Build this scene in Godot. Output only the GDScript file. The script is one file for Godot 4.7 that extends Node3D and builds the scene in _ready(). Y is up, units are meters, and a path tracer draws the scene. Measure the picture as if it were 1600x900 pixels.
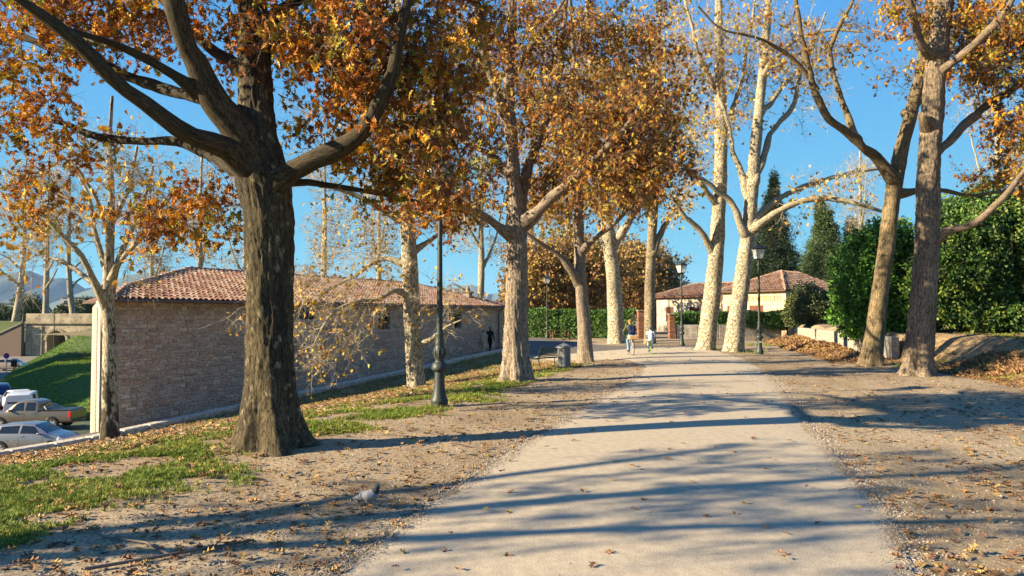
extends Node3D

const F := 1172.0            # focal length of the lens in pixels of the 1600 x 900 frame
const EYE := 2.0             # height of the camera over the path
const PITCH := 0.03412       # the camera looks up a little
const UX := 0.4373           # plan direction of the old building's long wall: (x, depth)
const UD := 0.8993
const AX := -14.8            # near corner of that wall
const AD := 27.0
const LOW := -5.1            # level of the car park below the rampart

var rng := RandomNumberGenerator.new()
var noise := FastNoiseLite.new()
var M := {}
var taken := {}
var SPRAYS := []

# ---------------------------------------------------------------- mesh collector
class B extends RefCounted:
	var P := PackedVector3Array()
	var N := PackedVector3Array()
	var C := PackedColorArray()
	var U := PackedVector2Array()
	var I := PackedInt32Array()
	var col := Color.WHITE

	func vert(p: Vector3, n: Vector3, uv := Vector2.ZERO) -> int:
		P.append(p); N.append(n); C.append(col); U.append(uv)
		return P.size() - 1

	func tri(a: Vector3, b: Vector3, c: Vector3) -> void:
		var n := (c - a).cross(b - a).normalized()
		var i := vert(a, n, Vector2(a.x, a.y)); vert(b, n, Vector2(b.x, b.y)); vert(c, n, Vector2(c.x, c.y))
		I.append_array(PackedInt32Array([i, i + 1, i + 2]))

	func quad(a: Vector3, b: Vector3, c: Vector3, d: Vector3) -> void:
		var n := (c - a).cross(b - a).normalized()
		if n == Vector3.ZERO:
			n = (d - a).cross(c - a).normalized()
		var i := vert(a, n, Vector2(0, 0)); vert(b, n, Vector2((b - a).length(), 0)); vert(c, n, Vector2((b - a).length(), (c - b).length())); vert(d, n, Vector2(0, (d - a).length()))
		I.append_array(PackedInt32Array([i, i + 1, i + 2, i, i + 2, i + 3]))

	# a box with chamfered edges; the basis turns it
	func box(at: Vector3, size: Vector3, turn := Basis.IDENTITY, ch := 0.0) -> void:
		var h := size * 0.5
		if ch <= 0.0:
			for f in [[0, 1, 2], [1, 2, 0], [2, 0, 1]]:
				for s in [-1.0, 1.0]:
					var a := Vector3.ZERO; a[f[0]] = h[f[0]] * s
					var u := Vector3.ZERO; u[f[1]] = h[f[1]]
					var w := Vector3.ZERO; w[f[2]] = h[f[2]] * s
					quad(at + turn * (a - u - w), at + turn * (a - u + w), at + turn * (a + u + w), at + turn * (a + u - w))
			return
		var c := minf(ch, minf(h.x, minf(h.y, h.z)) * 0.9)
		for f in [[0, 1, 2], [1, 2, 0], [2, 0, 1]]:
			for s in [-1.0, 1.0]:
				var a := Vector3.ZERO; a[f[0]] = h[f[0]] * s
				var u := Vector3.ZERO; u[f[1]] = h[f[1]] - c
				var w := Vector3.ZERO; w[f[2]] = (h[f[2]] - c) * s
				quad(at + turn * (a - u - w), at + turn * (a - u + w), at + turn * (a + u + w), at + turn * (a + u - w))
			for s in [-1.0, 1.0]:
				for t in [-1.0, 1.0]:
					var a := Vector3.ZERO; a[f[0]] = h[f[0]] * s; a[f[1]] = (h[f[1]] - c) * t
					var b := Vector3.ZERO; b[f[0]] = (h[f[0]] - c) * s; b[f[1]] = h[f[1]] * t
					var w := Vector3.ZERO; w[f[2]] = (h[f[2]] - c) * s * t
					quad(at + turn * (a - w), at + turn * (b - w), at + turn * (b + w), at + turn * (a + w))
		for sx in [-1.0, 1.0]:
			for sy in [-1.0, 1.0]:
				for sz in [-1.0, 1.0]:
					var x := Vector3(h.x * sx, (h.y - c) * sy, (h.z - c) * sz)
					var y := Vector3((h.x - c) * sx, h.y * sy, (h.z - c) * sz)
					var z := Vector3((h.x - c) * sx, (h.y - c) * sy, h.z * sz)
					if sx * sy * sz > 0: tri(at + turn * x, at + turn * z, at + turn * y)
					else: tri(at + turn * x, at + turn * y, at + turn * z)

	# a tapered tube along points
	func tube(pts: Array, radii: Array, sides := 6, cap := true, vscale := 1.0) -> void:
		var n := pts.size()
		if n < 2: return
		var dir: Vector3 = (pts[1] - pts[0]).normalized()
		var side := dir.cross(Vector3.UP if absf(dir.y) < 0.9 else Vector3.RIGHT).normalized()
		var first := P.size()
		var along := 0.0
		for k in n:
			var d: Vector3 = (pts[mini(k + 1, n - 1)] - pts[maxi(k - 1, 0)]).normalized()
			if d == Vector3.ZERO: d = dir
			side = (side - d * side.dot(d)).normalized()
			var up := d.cross(side)
			if k > 0: along += (pts[k] - pts[k - 1]).length()
			for j in sides + 1:
				var a := TAU * j / sides
				var o := side * cos(a) + up * sin(a)
				vert(pts[k] + o * radii[k], o, Vector2(float(j) / sides, along * vscale))
			dir = d
		for k in n - 1:
			for j in sides:
				var a := first + k * (sides + 1) + j
				var b := a + sides + 1
				I.append_array(PackedInt32Array([a, a + 1, b, a + 1, b + 1, b]))
		if cap:
			for e in [0, n - 1]:
				var c := vert(pts[e], (pts[0] - pts[1]).normalized() if e == 0 else dir)
				var s0: int = first + e * (sides + 1)
				for j in sides:
					I.append_array(PackedInt32Array([c, s0 + j, s0 + j + 1]))

	# profile: array of Vector2(radius, height), turned about y at a place
	func lathe(profile: Array, sides := 12, at := Transform3D.IDENTITY) -> void:
		var first := P.size()
		for k in profile.size():
			var p: Vector2 = profile[k]
			var q: Vector2 = profile[mini(k + 1, profile.size() - 1)] - profile[maxi(k - 1, 0)]
			var nn := Vector2(q.y, -q.x).normalized()
			for j in sides + 1:
				var a := TAU * j / sides
				vert(at * Vector3(cos(a) * p.x, p.y, sin(a) * p.x), (at.basis * Vector3(cos(a) * nn.x, nn.y, sin(a) * nn.x)).normalized(), Vector2(float(j) / sides, p.y))
		for k in profile.size() - 1:
			for j in sides:
				var a := first + k * (sides + 1) + j
				var b := a + sides + 1
				I.append_array(PackedInt32Array([a, b, a + 1, a + 1, b, b + 1]))

	func blob(at: Vector3, r: Vector3, turn := Basis.IDENTITY, segs := 8) -> void:
		var first := P.size()
		var rows := maxi(4, segs / 2 + 1)
		for k in rows + 1:
			var t := PI * k / rows
			for j in segs + 1:
				var a := TAU * j / segs
				var o := Vector3(sin(t) * cos(a), cos(t), sin(t) * sin(a))
				vert(at + turn * (o * r), (turn * (o / r)).normalized(), Vector2(float(j) / segs, float(k) / rows))
		for k in rows:
			for j in segs:
				var a := first + k * (segs + 1) + j
				var b := a + segs + 1
				I.append_array(PackedInt32Array([a, a + 1, b, a + 1, b + 1, b]))

	# an outline (x, y) made solid along z by depth, then placed
	func prism(outline: PackedVector2Array, depth: float, at := Transform3D.IDENTITY) -> void:
		var f := Geometry2D.triangulate_polygon(outline)
		for k in range(0, f.size(), 3):
			for z in [0.0, depth]:
				var a: Vector2 = outline[f[k]]; var b: Vector2 = outline[f[k + 1]]; var c: Vector2 = outline[f[k + 2]]
				tri(at * Vector3(a.x, a.y, z), at * Vector3(b.x, b.y, z), at * Vector3(c.x, c.y, z))
		for k in outline.size():
			var a: Vector2 = outline[k]; var b: Vector2 = outline[(k + 1) % outline.size()]
			quad(at * Vector3(a.x, a.y, 0), at * Vector3(b.x, b.y, 0), at * Vector3(b.x, b.y, depth), at * Vector3(a.x, a.y, depth))

	func mesh() -> ArrayMesh:
		for k in range(0, I.size(), 3):      # every face turned the way its normals point
			var a := I[k]; var b := I[k + 1]; var c := I[k + 2]
			if (P[c] - P[a]).cross(P[b] - P[a]).dot(N[a] + N[b] + N[c]) < 0.0:
				I[k + 1] = c; I[k + 2] = b
		var arr := []
		arr.resize(Mesh.ARRAY_MAX)
		arr[Mesh.ARRAY_VERTEX] = P; arr[Mesh.ARRAY_NORMAL] = N; arr[Mesh.ARRAY_COLOR] = C; arr[Mesh.ARRAY_TEX_UV] = U; arr[Mesh.ARRAY_INDEX] = I
		var m := ArrayMesh.new()
		if P.size(): m.add_surface_from_arrays(Mesh.PRIMITIVE_TRIANGLES, arr)
		return m

# ---------------------------------------------------------------- naming
func numbered(called: String) -> String:
	taken[called] = taken.get(called, -1) + 1
	return called if taken[called] == 0 else "%s_%03d" % [called, taken[called]]

func tag(o: Node, label: String, category: String, group := "", kind := "") -> Node:
	if label: o.set_meta("label", label)
	if category: o.set_meta("category", category)
	if group: o.set_meta("group", group)
	if kind: o.set_meta("kind", kind)
	return o

func thing(called: String, label: String, category: String, at := Vector3.ZERO, turn := 0.0, group := "") -> Node3D:
	var o := Node3D.new()
	o.name = numbered(called); o.position = at; o.rotation.y = turn
	add_child(o)
	tag(o, label, category, group)
	return o

func put(b, called: String, mat: Material, parent: Node, kind := "") -> MeshInstance3D:
	var o := MeshInstance3D.new()
	o.mesh = b if b is Mesh else b.mesh()
	o.material_override = mat
	o.name = numbered(called) if parent == self else called
	parent.add_child(o, true)
	if kind: o.set_meta("kind", kind)
	return o

func scatter(called: String, mesh: Mesh, mat: Material, parent: Node, where: Array, tints: Array, kind := "stuff") -> MultiMeshInstance3D:
	var mm := MultiMesh.new()
	mm.transform_format = MultiMesh.TRANSFORM_3D
	mm.use_colors = tints.size() > 0
	mm.mesh = mesh
	mm.instance_count = where.size()
	for i in where.size():
		mm.set_instance_transform(i, where[i])
		if tints.size(): mm.set_instance_color(i, tints[i])
	var o := MultiMeshInstance3D.new()
	o.multimesh = mm
	o.material_override = mat
	o.name = numbered(called) if parent == self else called
	parent.add_child(o, true)
	if kind: o.set_meta("kind", kind)
	return o

func copy_thing(o: Node3D, at: Vector3, turn: float, grow: float, label: String, group: String) -> Node3D:
	var c: Node3D = o.duplicate()
	c.name = numbered(String(o.name).rstrip("0123456789_"))
	add_child(c)
	c.position = at; c.rotation.y = turn; c.scale = Vector3.ONE * grow
	c.set_meta("label", label); c.set_meta("group", group)
	return c

# ---------------------------------------------------------------- measuring
func V(x: float, h: float, d: float) -> Vector3:
	return Vector3(x, h, -d)

# the place seen at a point of the 1600 x 900 frame, at a depth in metres
func W(px: float, py: float, d: float) -> Vector3:
	var y := (450.0 - py) / F
	var x := (px - 800.0) / F
	var fy := y * cos(PITCH) + sin(PITCH)
	var fz := cos(PITCH) - y * sin(PITCH)
	return Vector3(x / fz * d, EYE + fy / fz * d, -d)

func sq(x: float, d: float) -> Vector2:      # along the building's wall, and out from it
	return Vector2((x - AX) * UX + (d - AD) * UD, (x - AX) * UD - (d - AD) * UX)

func xd(s: float, q: float) -> Vector2:
	return Vector2(AX + s * UX + q * UD, AD + s * UD - q * UX)

func hk(s: float) -> float:
	return clampf(-2.2 + 0.053 * s, -2.3, 0.0)

func curve(pts: Array, t: float) -> float:
	if t <= pts[0][0]: return pts[0][1]
	for i in pts.size() - 1:
		if t <= pts[i + 1][0]:
			return lerpf(pts[i][1], pts[i + 1][1], (t - pts[i][0]) / (pts[i + 1][0] - pts[i][0]))
	return pts[-1][1]

var PATH_L := [[-6.0, -4.6], [3.0, -2.2], [5.72, -1.41], [8.4, -0.72], [11.7, 0.2], [14.65, 1.1], [18.75, 2.35], [22.8, 3.6], [28.6, 5.1], [33.0, 5.0], [36.0, 3.8], [40.0, 2.2], [46.0, 1.2]]
var PATH_R := [[-6.0, -0.4], [3.0, 2.2], [5.72, 3.03], [7.56, 3.77], [9.4, 4.2], [13.8, 5.4], [21.3, 7.5], [26.4, 8.8], [33.5, 10.3], [40.0, 10.9], [46.0, 10.4]]
var GRASS_E := [[0.0, -6.0], [5.0, -4.6], [6.3, -4.3], [8.7, -3.8], [12.3, -3.0], [14.6, -1.5], [21.0, 0.6], [30.0, 3.1], [36.0, 2.6], [45.0, -0.5]]
var BANK_E := [[0.0, 13.8], [21.0, 14.3], [27.0, 15.3], [32.5, 16.9], [54.5, 21.4], [70.0, 24.0]]

func H(x: float, d: float) -> float:
	var p := sq(x, d)
	var t := clampf((15.5 - p.y) / 13.8, 0.0, 1.0)
	t = lerpf(t, t * t * (3.0 - 2.0 * t), 0.5)
	var h := hk(p.x) * t
	var e: float = curve(BANK_E, d)
	var w := lerpf(2.6, 0.7, clampf((d - 29.0) / 4.0, 0.0, 1.0))
	if x > e and d < 75.0:
		var wob := 0.5 * noise.get_noise_2d(d * 22.0, 7.0)
		var b := clampf((x - e + wob) / w, 0.0, 1.0)
		h += (1.05 + 0.25 * noise.get_noise_2d(x * 14.0, d * 14.0)) * b * b * (3.0 - 2.0 * b) * clampf((75.0 - d) / 8.0, 0.0, 1.0)
	var off := clampf(minf(absf(x - 0.5 * (curve(PATH_L, d) + curve(PATH_R, d))) - 0.5 * (curve(PATH_R, d) - curve(PATH_L, d)) , 1.0), 0.0, 1.0) if d < 46.0 else 0.0
	h += off * (0.05 * noise.get_noise_2d(x * 30.0, d * 30.0) + 0.018 * noise.get_noise_2d(x * 170.0, d * 170.0) - 0.012)
	return h

func G(x: float, d: float) -> Vector3:
	return V(x, H(x, d), d)

func grass_at(x: float, d: float) -> float:    # how much turf grows here
	var e: float = curve(GRASS_E, d) + 0.9 * noise.get_noise_2d(x * 40.0, d * 40.0)
	var g := clampf((e - x) / 0.9 + 0.3, 0.0, 1.0)
	var patch := noise.get_noise_2d(x * 55.0 + 90.0, d * 55.0)
	g *= clampf(0.78 + 2.2 * patch, 0.0, 1.0)
	var oak := Vector2(x + 3.55, d - 11.3).length()
	g *= clampf((oak - 0.7) / 0.6, 0.15, 1.0)
	for r in [[15.2, 24.0, 1.5], [15.6, 29.0, 1.2], [11.0, 42.5, 1.6], [12.0, 40.0, 1.5], [16.4, 23.2, 1.4]]:
		g = maxf(g, clampf(1.2 - Vector2(x - r[0], (d - r[1]) * 0.8).length() / r[2] + patch, 0.0, 0.9))
	if x > curve(BANK_E, d) + 2.6: g = maxf(g, clampf(0.5 + 2.0 * patch, 0.0, 0.8))
	if d > 46.0 and d < 64.0 and absf(d - 52.5 - (8.0 - x) * 0.5) < 2.0 and x > 8.0: g = maxf(g, 0.6)
	return g

func on_path(x: float, d: float) -> bool:
	return d < 46.0 and x > curve(PATH_L, d) and x < curve(PATH_R, d)

# ---------------------------------------------------------------- materials
func lin(r: float, g: float, b: float) -> Color:
	return Color(r, g, b).linear_to_srgb()

func mat(c: Color, rough := 0.9, vertex := false) -> StandardMaterial3D:
	var m := StandardMaterial3D.new()
	m.albedo_color = c; m.roughness = rough
	m.vertex_color_use_as_albedo = vertex
	m.metallic_specular = 0.35
	return m

func picture(size: int, f: Callable, layers: Array) -> ImageTexture:   # layers: [noise type, frequency, octaves, seed]
	var ims := []
	for l in layers:
		var n := FastNoiseLite.new()
		n.noise_type = l[0]; n.frequency = l[1]; n.fractal_octaves = l[2]; n.seed = l[3]
		if l.size() > 4: n.cellular_return_type = l[4]
		ims.append(n.get_seamless_image(size, size, false, false, 0.1, true).get_data())
	var data := PackedByteArray()
	data.resize(size * size * 3)
	var v := []
	v.resize(ims.size())
	for i in size * size:
		for k in ims.size(): v[k] = ims[k][i] / 255.0
		var c: Color = f.call(v)
		data[i * 3] = int(clampf(c.r, 0, 1) * 255.0); data[i * 3 + 1] = int(clampf(c.g, 0, 1) * 255.0); data[i * 3 + 2] = int(clampf(c.b, 0, 1) * 255.0)
	return ImageTexture.create_from_image(Image.create_from_data(size, size, false, Image.FORMAT_RGB8, data))

func textured(m: StandardMaterial3D, t: Texture2D, scale: Vector3, world := true, bump := 0.0, bump_tex: Texture2D = null) -> StandardMaterial3D:
	m.albedo_texture = t
	m.uv1_scale = scale
	if world != null:
		m.uv1_triplanar = true
		m.uv1_world_triplanar = world
	if bump > 0.0:
		m.heightmap_enabled = true
		m.heightmap_texture = bump_tex if bump_tex else t
		m.heightmap_scale = bump
	return m

func along_uv(m: StandardMaterial3D, t: Texture2D, scale: Vector3, bump: float) -> StandardMaterial3D:
	m.albedo_texture = t
	m.uv1_scale = scale
	if bump > 0.0:
		m.heightmap_enabled = true; m.heightmap_texture = t; m.heightmap_scale = bump
	return m

func grey(v: float) -> Color:
	return Color(v, v, v)

func make_materials() -> void:
	var SX := FastNoiseLite.TYPE_SIMPLEX
	var CE := FastNoiseLite.TYPE_CELLULAR
	var grain := picture(512, func(v): return grey(0.55 + 0.3 * v[0] + 0.3 * (v[1] - 0.5) + 0.25 * v[2]), [[SX, 0.03, 4, 1], [CE, 0.12, 1, 2], [SX, 0.25, 2, 3]])
	M.ground = textured(mat(Color.WHITE, 0.95, true), grain, Vector3(0.6, 0.6, 0.6), true, 0.25)
	M.pebble = mat(Color.WHITE, 0.85, true)
	var agg := picture(1024, func(v):
		var p: float = v[0]; var k: float = 0.66 + 0.4 * (1.0 - p) * 0.8 + 0.34 * (v[1] - 0.5) + 0.10 * (v[2] - 0.5)
		return Color(k, k * (0.965 + 0.02 * v[1]), k * (0.89 + 0.05 * v[1])), [[CE, 0.09, 1, 5], [SX, 0.2, 2, 6], [SX, 0.006, 4, 7]])
	M.path = textured(mat(lin(0.56, 0.49, 0.38), 0.93), agg, Vector3(0.8, 0.8, 0.8), true, 0.3)
	M.asphalt = textured(mat(lin(0.16, 0.155, 0.15), 0.93), agg, Vector3(0.5, 0.5, 0.5), true, 0.12)
	M.carpark = textured(mat(lin(0.24, 0.23, 0.21), 0.93), agg, Vector3(0.3, 0.3, 0.3), true, 0.12)
	var oak := picture(512, func(v):
		var fissure := clampf(absf(v[0] - 0.5) * 7.0, 0.0, 1.0)
		var k: float = (0.22 + 0.5 * sqrt(fissure)) * (0.8 + 0.5 * v[1]) + 0.16 * (v[2] - 0.5)
		return Color(k, k * 0.975, k * 0.94), [[SX, 0.02, 3, 11], [SX, 0.012, 4, 12], [SX, 0.2, 2, 13]])
	M.oak_bark = along_uv(mat(lin(0.46, 0.385, 0.295), 0.95, true), oak, Vector3(4.0, 0.4, 1.0), 0.8)
	M.limb_bark = along_uv(mat(lin(0.40, 0.335, 0.26), 0.95, true), oak, Vector3(2.0, 0.4, 1.0), 0.3)
	M.twig = mat(lin(0.16, 0.12, 0.09), 0.9)
	var plane := picture(512, func(v):
		var c := Color(0.76, 0.735, 0.66)
		if v[0] + 0.35 * (v[2] - 0.5) > 0.60: c = Color(0.58, 0.54, 0.46)
		if v[1] + 0.4 * (v[2] - 0.5) > 0.63: c = Color(0.42, 0.38, 0.33)
		if v[0] < 0.3 and v[1] > 0.4: c = Color(0.64, 0.64, 0.52)
		return c * (0.88 + 0.24 * v[2]), [[SX, 0.028, 3, 21], [SX, 0.036, 3, 22], [SX, 0.12, 3, 23]])
	M.plane_bark = along_uv(mat(Color(0.88, 0.86, 0.82), 0.9, true), plane, Vector3(1.0, 0.28, 1.0), 0.15)
	M.pale_twig = mat(lin(0.36, 0.31, 0.24), 0.9)
	var birch := picture(512, func(v):
		var k: float = v[0] + 0.5 * (v[1] - 0.5)
		return (Color(0.80, 0.80, 0.80) if k < 0.62 else Color(0.5, 0.47, 0.43)) * (0.8 + 0.4 * v[1]), [[SX, 0.022, 4, 31], [SX, 0.09, 3, 32]])
	M.birch_bark = along_uv(mat(Color.WHITE, 0.9, true), birch, Vector3(1.0, 0.9, 1.0), 0.15)
	var leaf := mat(Color.WHITE, 0.6, true)
	leaf.backlight_enabled = true; leaf.backlight = Color(0.7, 0.62, 0.4)
	M.leaf = leaf
	var green := mat(Color.WHITE, 0.45, true)
	green.backlight_enabled = true; green.backlight = Color(0.35, 0.4, 0.2)
	M.green = green
	M.dead_leaf = mat(Color.WHITE, 0.85, true)
	var gr := mat(Color.WHITE, 0.7, true)
	gr.backlight_enabled = true; gr.backlight = Color(0.4, 0.45, 0.2)
	M.grass = gr
	var rock := picture(512, func(v): return grey(0.76 + 0.42 * (v[0] - 0.5) + 0.3 * (v[1] - 0.5)), [[SX, 0.02, 4, 41], [SX, 0.15, 3, 42]])
	M.stone = textured(mat(Color.WHITE, 0.92, true), rock, Vector3(0.9, 0.9, 0.9), true, 0.4)
	M.tile = textured(mat(Color.WHITE, 0.85, true), rock, Vector3(1.3, 1.3, 1.3), true, 0.2)
	M.concrete = textured(mat(lin(0.58, 0.51, 0.39), 0.92), rock, Vector3(0.5, 0.5, 0.5), true, 0.6)
	var plaster := picture(512, func(v):
		var k: float = 0.86 + 0.3 * (v[0] - 0.5) + 0.1 * (v[2] - 0.5)
		var c := Color(k, k * 0.97, k * 0.9)
		if v[1] > 0.66: c = c * Color(0.78, 0.77, 0.8)
		return c, [[SX, 0.01, 4, 51], [SX, 0.02, 4, 52], [SX, 0.2, 2, 53]])
	M.kerb = textured(mat(lin(0.78, 0.69, 0.53), 0.92), rock, Vector3(0.5, 0.5, 0.5), true, 0.2)
	M.plaster = textured(mat(lin(0.80, 0.695, 0.44), 0.92), plaster, Vector3(0.22, 0.22, 0.22), true, 0.3)
	M.white_plaster = textured(mat(lin(0.72, 0.69, 0.62), 0.92), plaster, Vector3(0.22, 0.22, 0.22), true, 0.3)
	M.gate_stone = textured(mat(lin(0.52, 0.46, 0.35), 0.92), plaster, Vector3(0.09, 0.09, 0.09), true, 1.0)
	M.iron = textured(mat(lin(0.085, 0.10, 0.088), 0.5), rock, Vector3(3, 3, 3), false, 0.1)
	M.iron.metallic = 0.3
	M.dark = mat(lin(0.012, 0.011, 0.01), 0.95)
	M.glass = mat(Color(0.05, 0.06, 0.07, 0.35), 0.05); M.glass.transparency = BaseMaterial3D.TRANSPARENCY_ALPHA
	M.milk = mat(Color(0.85, 0.86, 0.82, 0.55), 0.12); M.milk.transparency = BaseMaterial3D.TRANSPARENCY_ALPHA
	M.car_glass = mat(lin(0.012, 0.015, 0.018), 0.06); M.car_glass.metallic_specular = 0.6
	M.rubber = mat(lin(0.02, 0.02, 0.02), 0.85)
	M.alloy = mat(lin(0.5, 0.5, 0.52), 0.35); M.alloy.metallic = 0.8
	M.wood = textured(mat(lin(0.24, 0.13, 0.07), 0.85), oak, Vector3(2, 2, 2), false, 0.2)
	M.shutter = textured(mat(lin(0.26, 0.10, 0.06), 0.8), rock, Vector3(1, 1, 1), true, 0.2)
	M.cloth = mat(Color.WHITE, 0.9, true)
	M.paint = mat(Color.WHITE, 0.4, true)
	M.letter = textured(mat(lin(0.25, 0.12, 0.06), 0.95), plaster, Vector3(0.8, 0.8, 0.8), true)
	M.hill = mat(lin(0.10, 0.14, 0.10), 0.95)
	M.lowland = textured(mat(lin(0.09, 0.11, 0.05), 0.95), rock, Vector3(0.02, 0.02, 0.02), true)

# ================================================================ the scene
func _ready() -> void:
	# ---- camera, sky, sun, exposure
	var cam := Camera3D.new()
	cam.name = "camera"
	cam.fov = rad_to_deg(2.0 * atan(450.0 / F)); cam.near = 0.05; cam.far = 12000.0
	cam.position = Vector3(0, EYE, 0); cam.rotation.x = PITCH
	add_child(cam); cam.current = true
	var env := Environment.new()
	var sky := ProceduralSkyMaterial.new()
	sky.sky_top_color = Color(0.155, 0.40, 0.69); sky.sky_horizon_color = Color(0.385, 0.64, 0.70); sky.sky_curve = 0.23
	sky.ground_bottom_color = Color(0.20, 0.18, 0.14); sky.ground_horizon_color = Color(0.40, 0.45, 0.45)
	sky.sun_angle_max = 8.0
	env.background_mode = Environment.BG_SKY
	env.sky = Sky.new(); env.sky.sky_material = sky
	env.background_energy_multiplier = 0.58
	env.tonemap_mode = Environment.TONE_MAPPER_LINEAR
	env.tonemap_exposure = 3.45
	env.sdfgi_enabled = true; env.ssao_enabled = true; env.ssil_enabled = true
	env.fog_enabled = true; env.fog_density = 0.00006; env.fog_light_color = Color(0.62, 0.74, 0.88)
	var we := WorldEnvironment.new(); we.name = "environment"; we.environment = env
	add_child(we)
	var sun := DirectionalLight3D.new()
	sun.name = "sun"
	sun.light_color = Color(1.0, 0.92, 0.79); sun.light_energy = 1.6; sun.light_angular_distance = 0.5; sun.shadow_enabled = true
	add_child(sun)
	var to_sun := Vector3(-0.955, 0.0, 0.296).normalized() * cos(deg_to_rad(22.0)) + Vector3.UP * sin(deg_to_rad(22.0))
	sun.look_at_from_position(Vector3.ZERO, -to_sun, Vector3.UP)

	rng.seed = 20
	noise.seed = 4; noise.frequency = 0.01; noise.fractal_octaves = 3
	make_materials()
	make_sprays()
	# ---- the large structure
	ground(); lower_level(); old_building(); kerb_line(); yellow_house(); walls_and_hedges(); gateway(); far_town()
	print("setting ", Time.get_ticks_msec())
	# ---- trees
	trees()
	print("trees ", Time.get_ticks_msec())
	# ---- objects
	street_furniture(); vehicles(); people(); pigeon()
	print("objects ", Time.get_ticks_msec())
	# ---- small things on the ground
	ground_cover()
	print("cover ", Time.get_ticks_msec())

func steps(list: Array) -> PackedFloat32Array:      # [[from, step], ..., [end]]
	var r := PackedFloat32Array()
	for i in list.size() - 1:
		var x: float = list[i][0]
		while x < list[i + 1][0] - 0.001:
			r.append(x); x += list[i][1]
	r.append(list[-1][0])
	return r

func ground_colour(x: float, d: float) -> Color:
	var n1 := noise.get_noise_2d(x * 25.0 + 300.0, d * 25.0)
	var n2 := noise.get_noise_2d(x * 120.0, d * 120.0 + 50.0)
	var c := Color(0.38, 0.275, 0.15).lerp(Color(0.50, 0.385, 0.23), clampf(0.5 + n1 * 1.4 + n2 * 0.8, 0, 1))
	if x > curve(BANK_E, d) - 0.3 and d < 34.0: c = Color(0.42, 0.27, 0.12).lerp(Color(0.52, 0.36, 0.18), clampf(0.5 + n1 + n2, 0, 1))
	var g := grass_at(x, d)
	if sq(x, d).y < 12.5 and x < curve(GRASS_E, d): c = c.lerp(Color(0.40, 0.285, 0.12), 0.7)
	c = c.lerp(Color(0.22, 0.19, 0.065).lerp(Color(0.27, 0.20, 0.085), clampf(0.4 + n2, 0, 1)), clampf(g, 0, 0.8))
	return c

func ground() -> void:
	var S := steps([[-48.0, 2.0], [-30.0, 0.22], [0.0, 0.4], [20.0, 0.8], [50.0, 3.0], [170.0]])
	var Q := steps([[1.45, 0.4], [10.0, 0.2], [36.0, 0.7], [60.0, 4.0], [160.0]])
	var b := B.new()
	for s in S:
		for q in Q:
			var p := xd(s, q)
			var h := H(p.x, p.y)
			b.col = ground_colour(p.x, p.y)
			b.vert(V(p.x, h, p.y), Vector3.UP)
	sheet(b, S.size(), Q.size(), 0)
	# the ground past the far end of the old building
	var first := b.P.size()
	var S2 := steps([[34.6, 1.5], [60.0, 6.0], [170.0]])
	var Q2 := steps([[-60.0, 6.0], [-18.0, 1.5], [1.45]])
	for s in S2:
		for q in Q2:
			var p := xd(s, q)
			b.col = ground_colour(p.x, p.y)
			b.vert(V(p.x, H(p.x, p.y), p.y), Vector3.UP)
	sheet(b, S2.size(), Q2.size(), first)
	smooth(b)
	tag(put(b, "ground", M.ground, self), "bare earth, gravel and turf on top of the rampart", "ground", "", "structure")
	# the pale path, its edges uneven
	var pb := B.new()
	var D := steps([[-6.0, 0.6], [3.0, 0.12], [16.0, 0.25], [46.0]])
	for d in D:
		var l: float = curve(PATH_L, d) + 0.10 * noise.get_noise_2d(d * 110.0, 3.0) + 0.05 * noise.get_noise_2d(d * 420.0, 9.0)
		var r: float = curve(PATH_R, d) + 0.16 * noise.get_noise_2d(d * 90.0, 23.0) + 0.06 * noise.get_noise_2d(d * 420.0, 29.0)
		for k in 13:
			var u: float = [0.0, 0.012, 0.1, 0.2, 0.3, 0.4, 0.5, 0.6, 0.7, 0.8, 0.9, 0.988, 1.0][k]
			var x := lerpf(l, r, u)
			var crown := 0.02 * (1.0 - pow(absf(u - 0.5) * 2.0, 2.0)) + (0.002 if k > 0 and k < 12 else -0.02)
			pb.vert(V(x, H(x, d) + crown + 0.007, d), Vector3.UP)
	sheet(pb, D.size(), 13, 0)
	smooth(pb)
	tag(put(pb, "path", M.path, self), "pale stone-chip path curving between the trees", "path", "", "structure")
	# the grey road that meets it
	var rb := B.new()
	var mid := [[11.6, 43.0], [9.5, 45.2], [7.0, 47.2], [4.6, 49.8], [3.0, 53.0], [1.6, 57.5], [-0.6, 62.5], [-4.5, 68.0], [-10.0, 73.0], [-22.0, 79.0]]
	for i in mid.size():
		var a := Vector2(mid[maxi(i - 1, 0)][0], mid[maxi(i - 1, 0)][1]); var c := Vector2(mid[mini(i + 1, mid.size() - 1)][0], mid[mini(i + 1, mid.size() - 1)][1])
		var n := (c - a).normalized().orthogonal()
		for k in 9:
			var p: Vector2 = Vector2(mid[i][0], mid[i][1]) + n * lerpf(-3.4, 3.4, k / 8.0)
			rb.vert(V(p.x, H(p.x, p.y) + 0.02, p.y), Vector3.UP)
	sheet(rb, mid.size(), 9, 0)
	smooth(rb)
	tag(put(rb, "road", M.asphalt, self), "grey asphalt road bending away past the old building", "road", "", "structure")

func sheet(b: B, rows: int, cols: int, first: int) -> void:
	for i in rows - 1:
		for j in cols - 1:
			var a := first + i * cols + j
			b.I.append_array(PackedInt32Array([a, a + 1, a + cols, a + 1, a + cols + 1, a + cols]))

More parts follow.
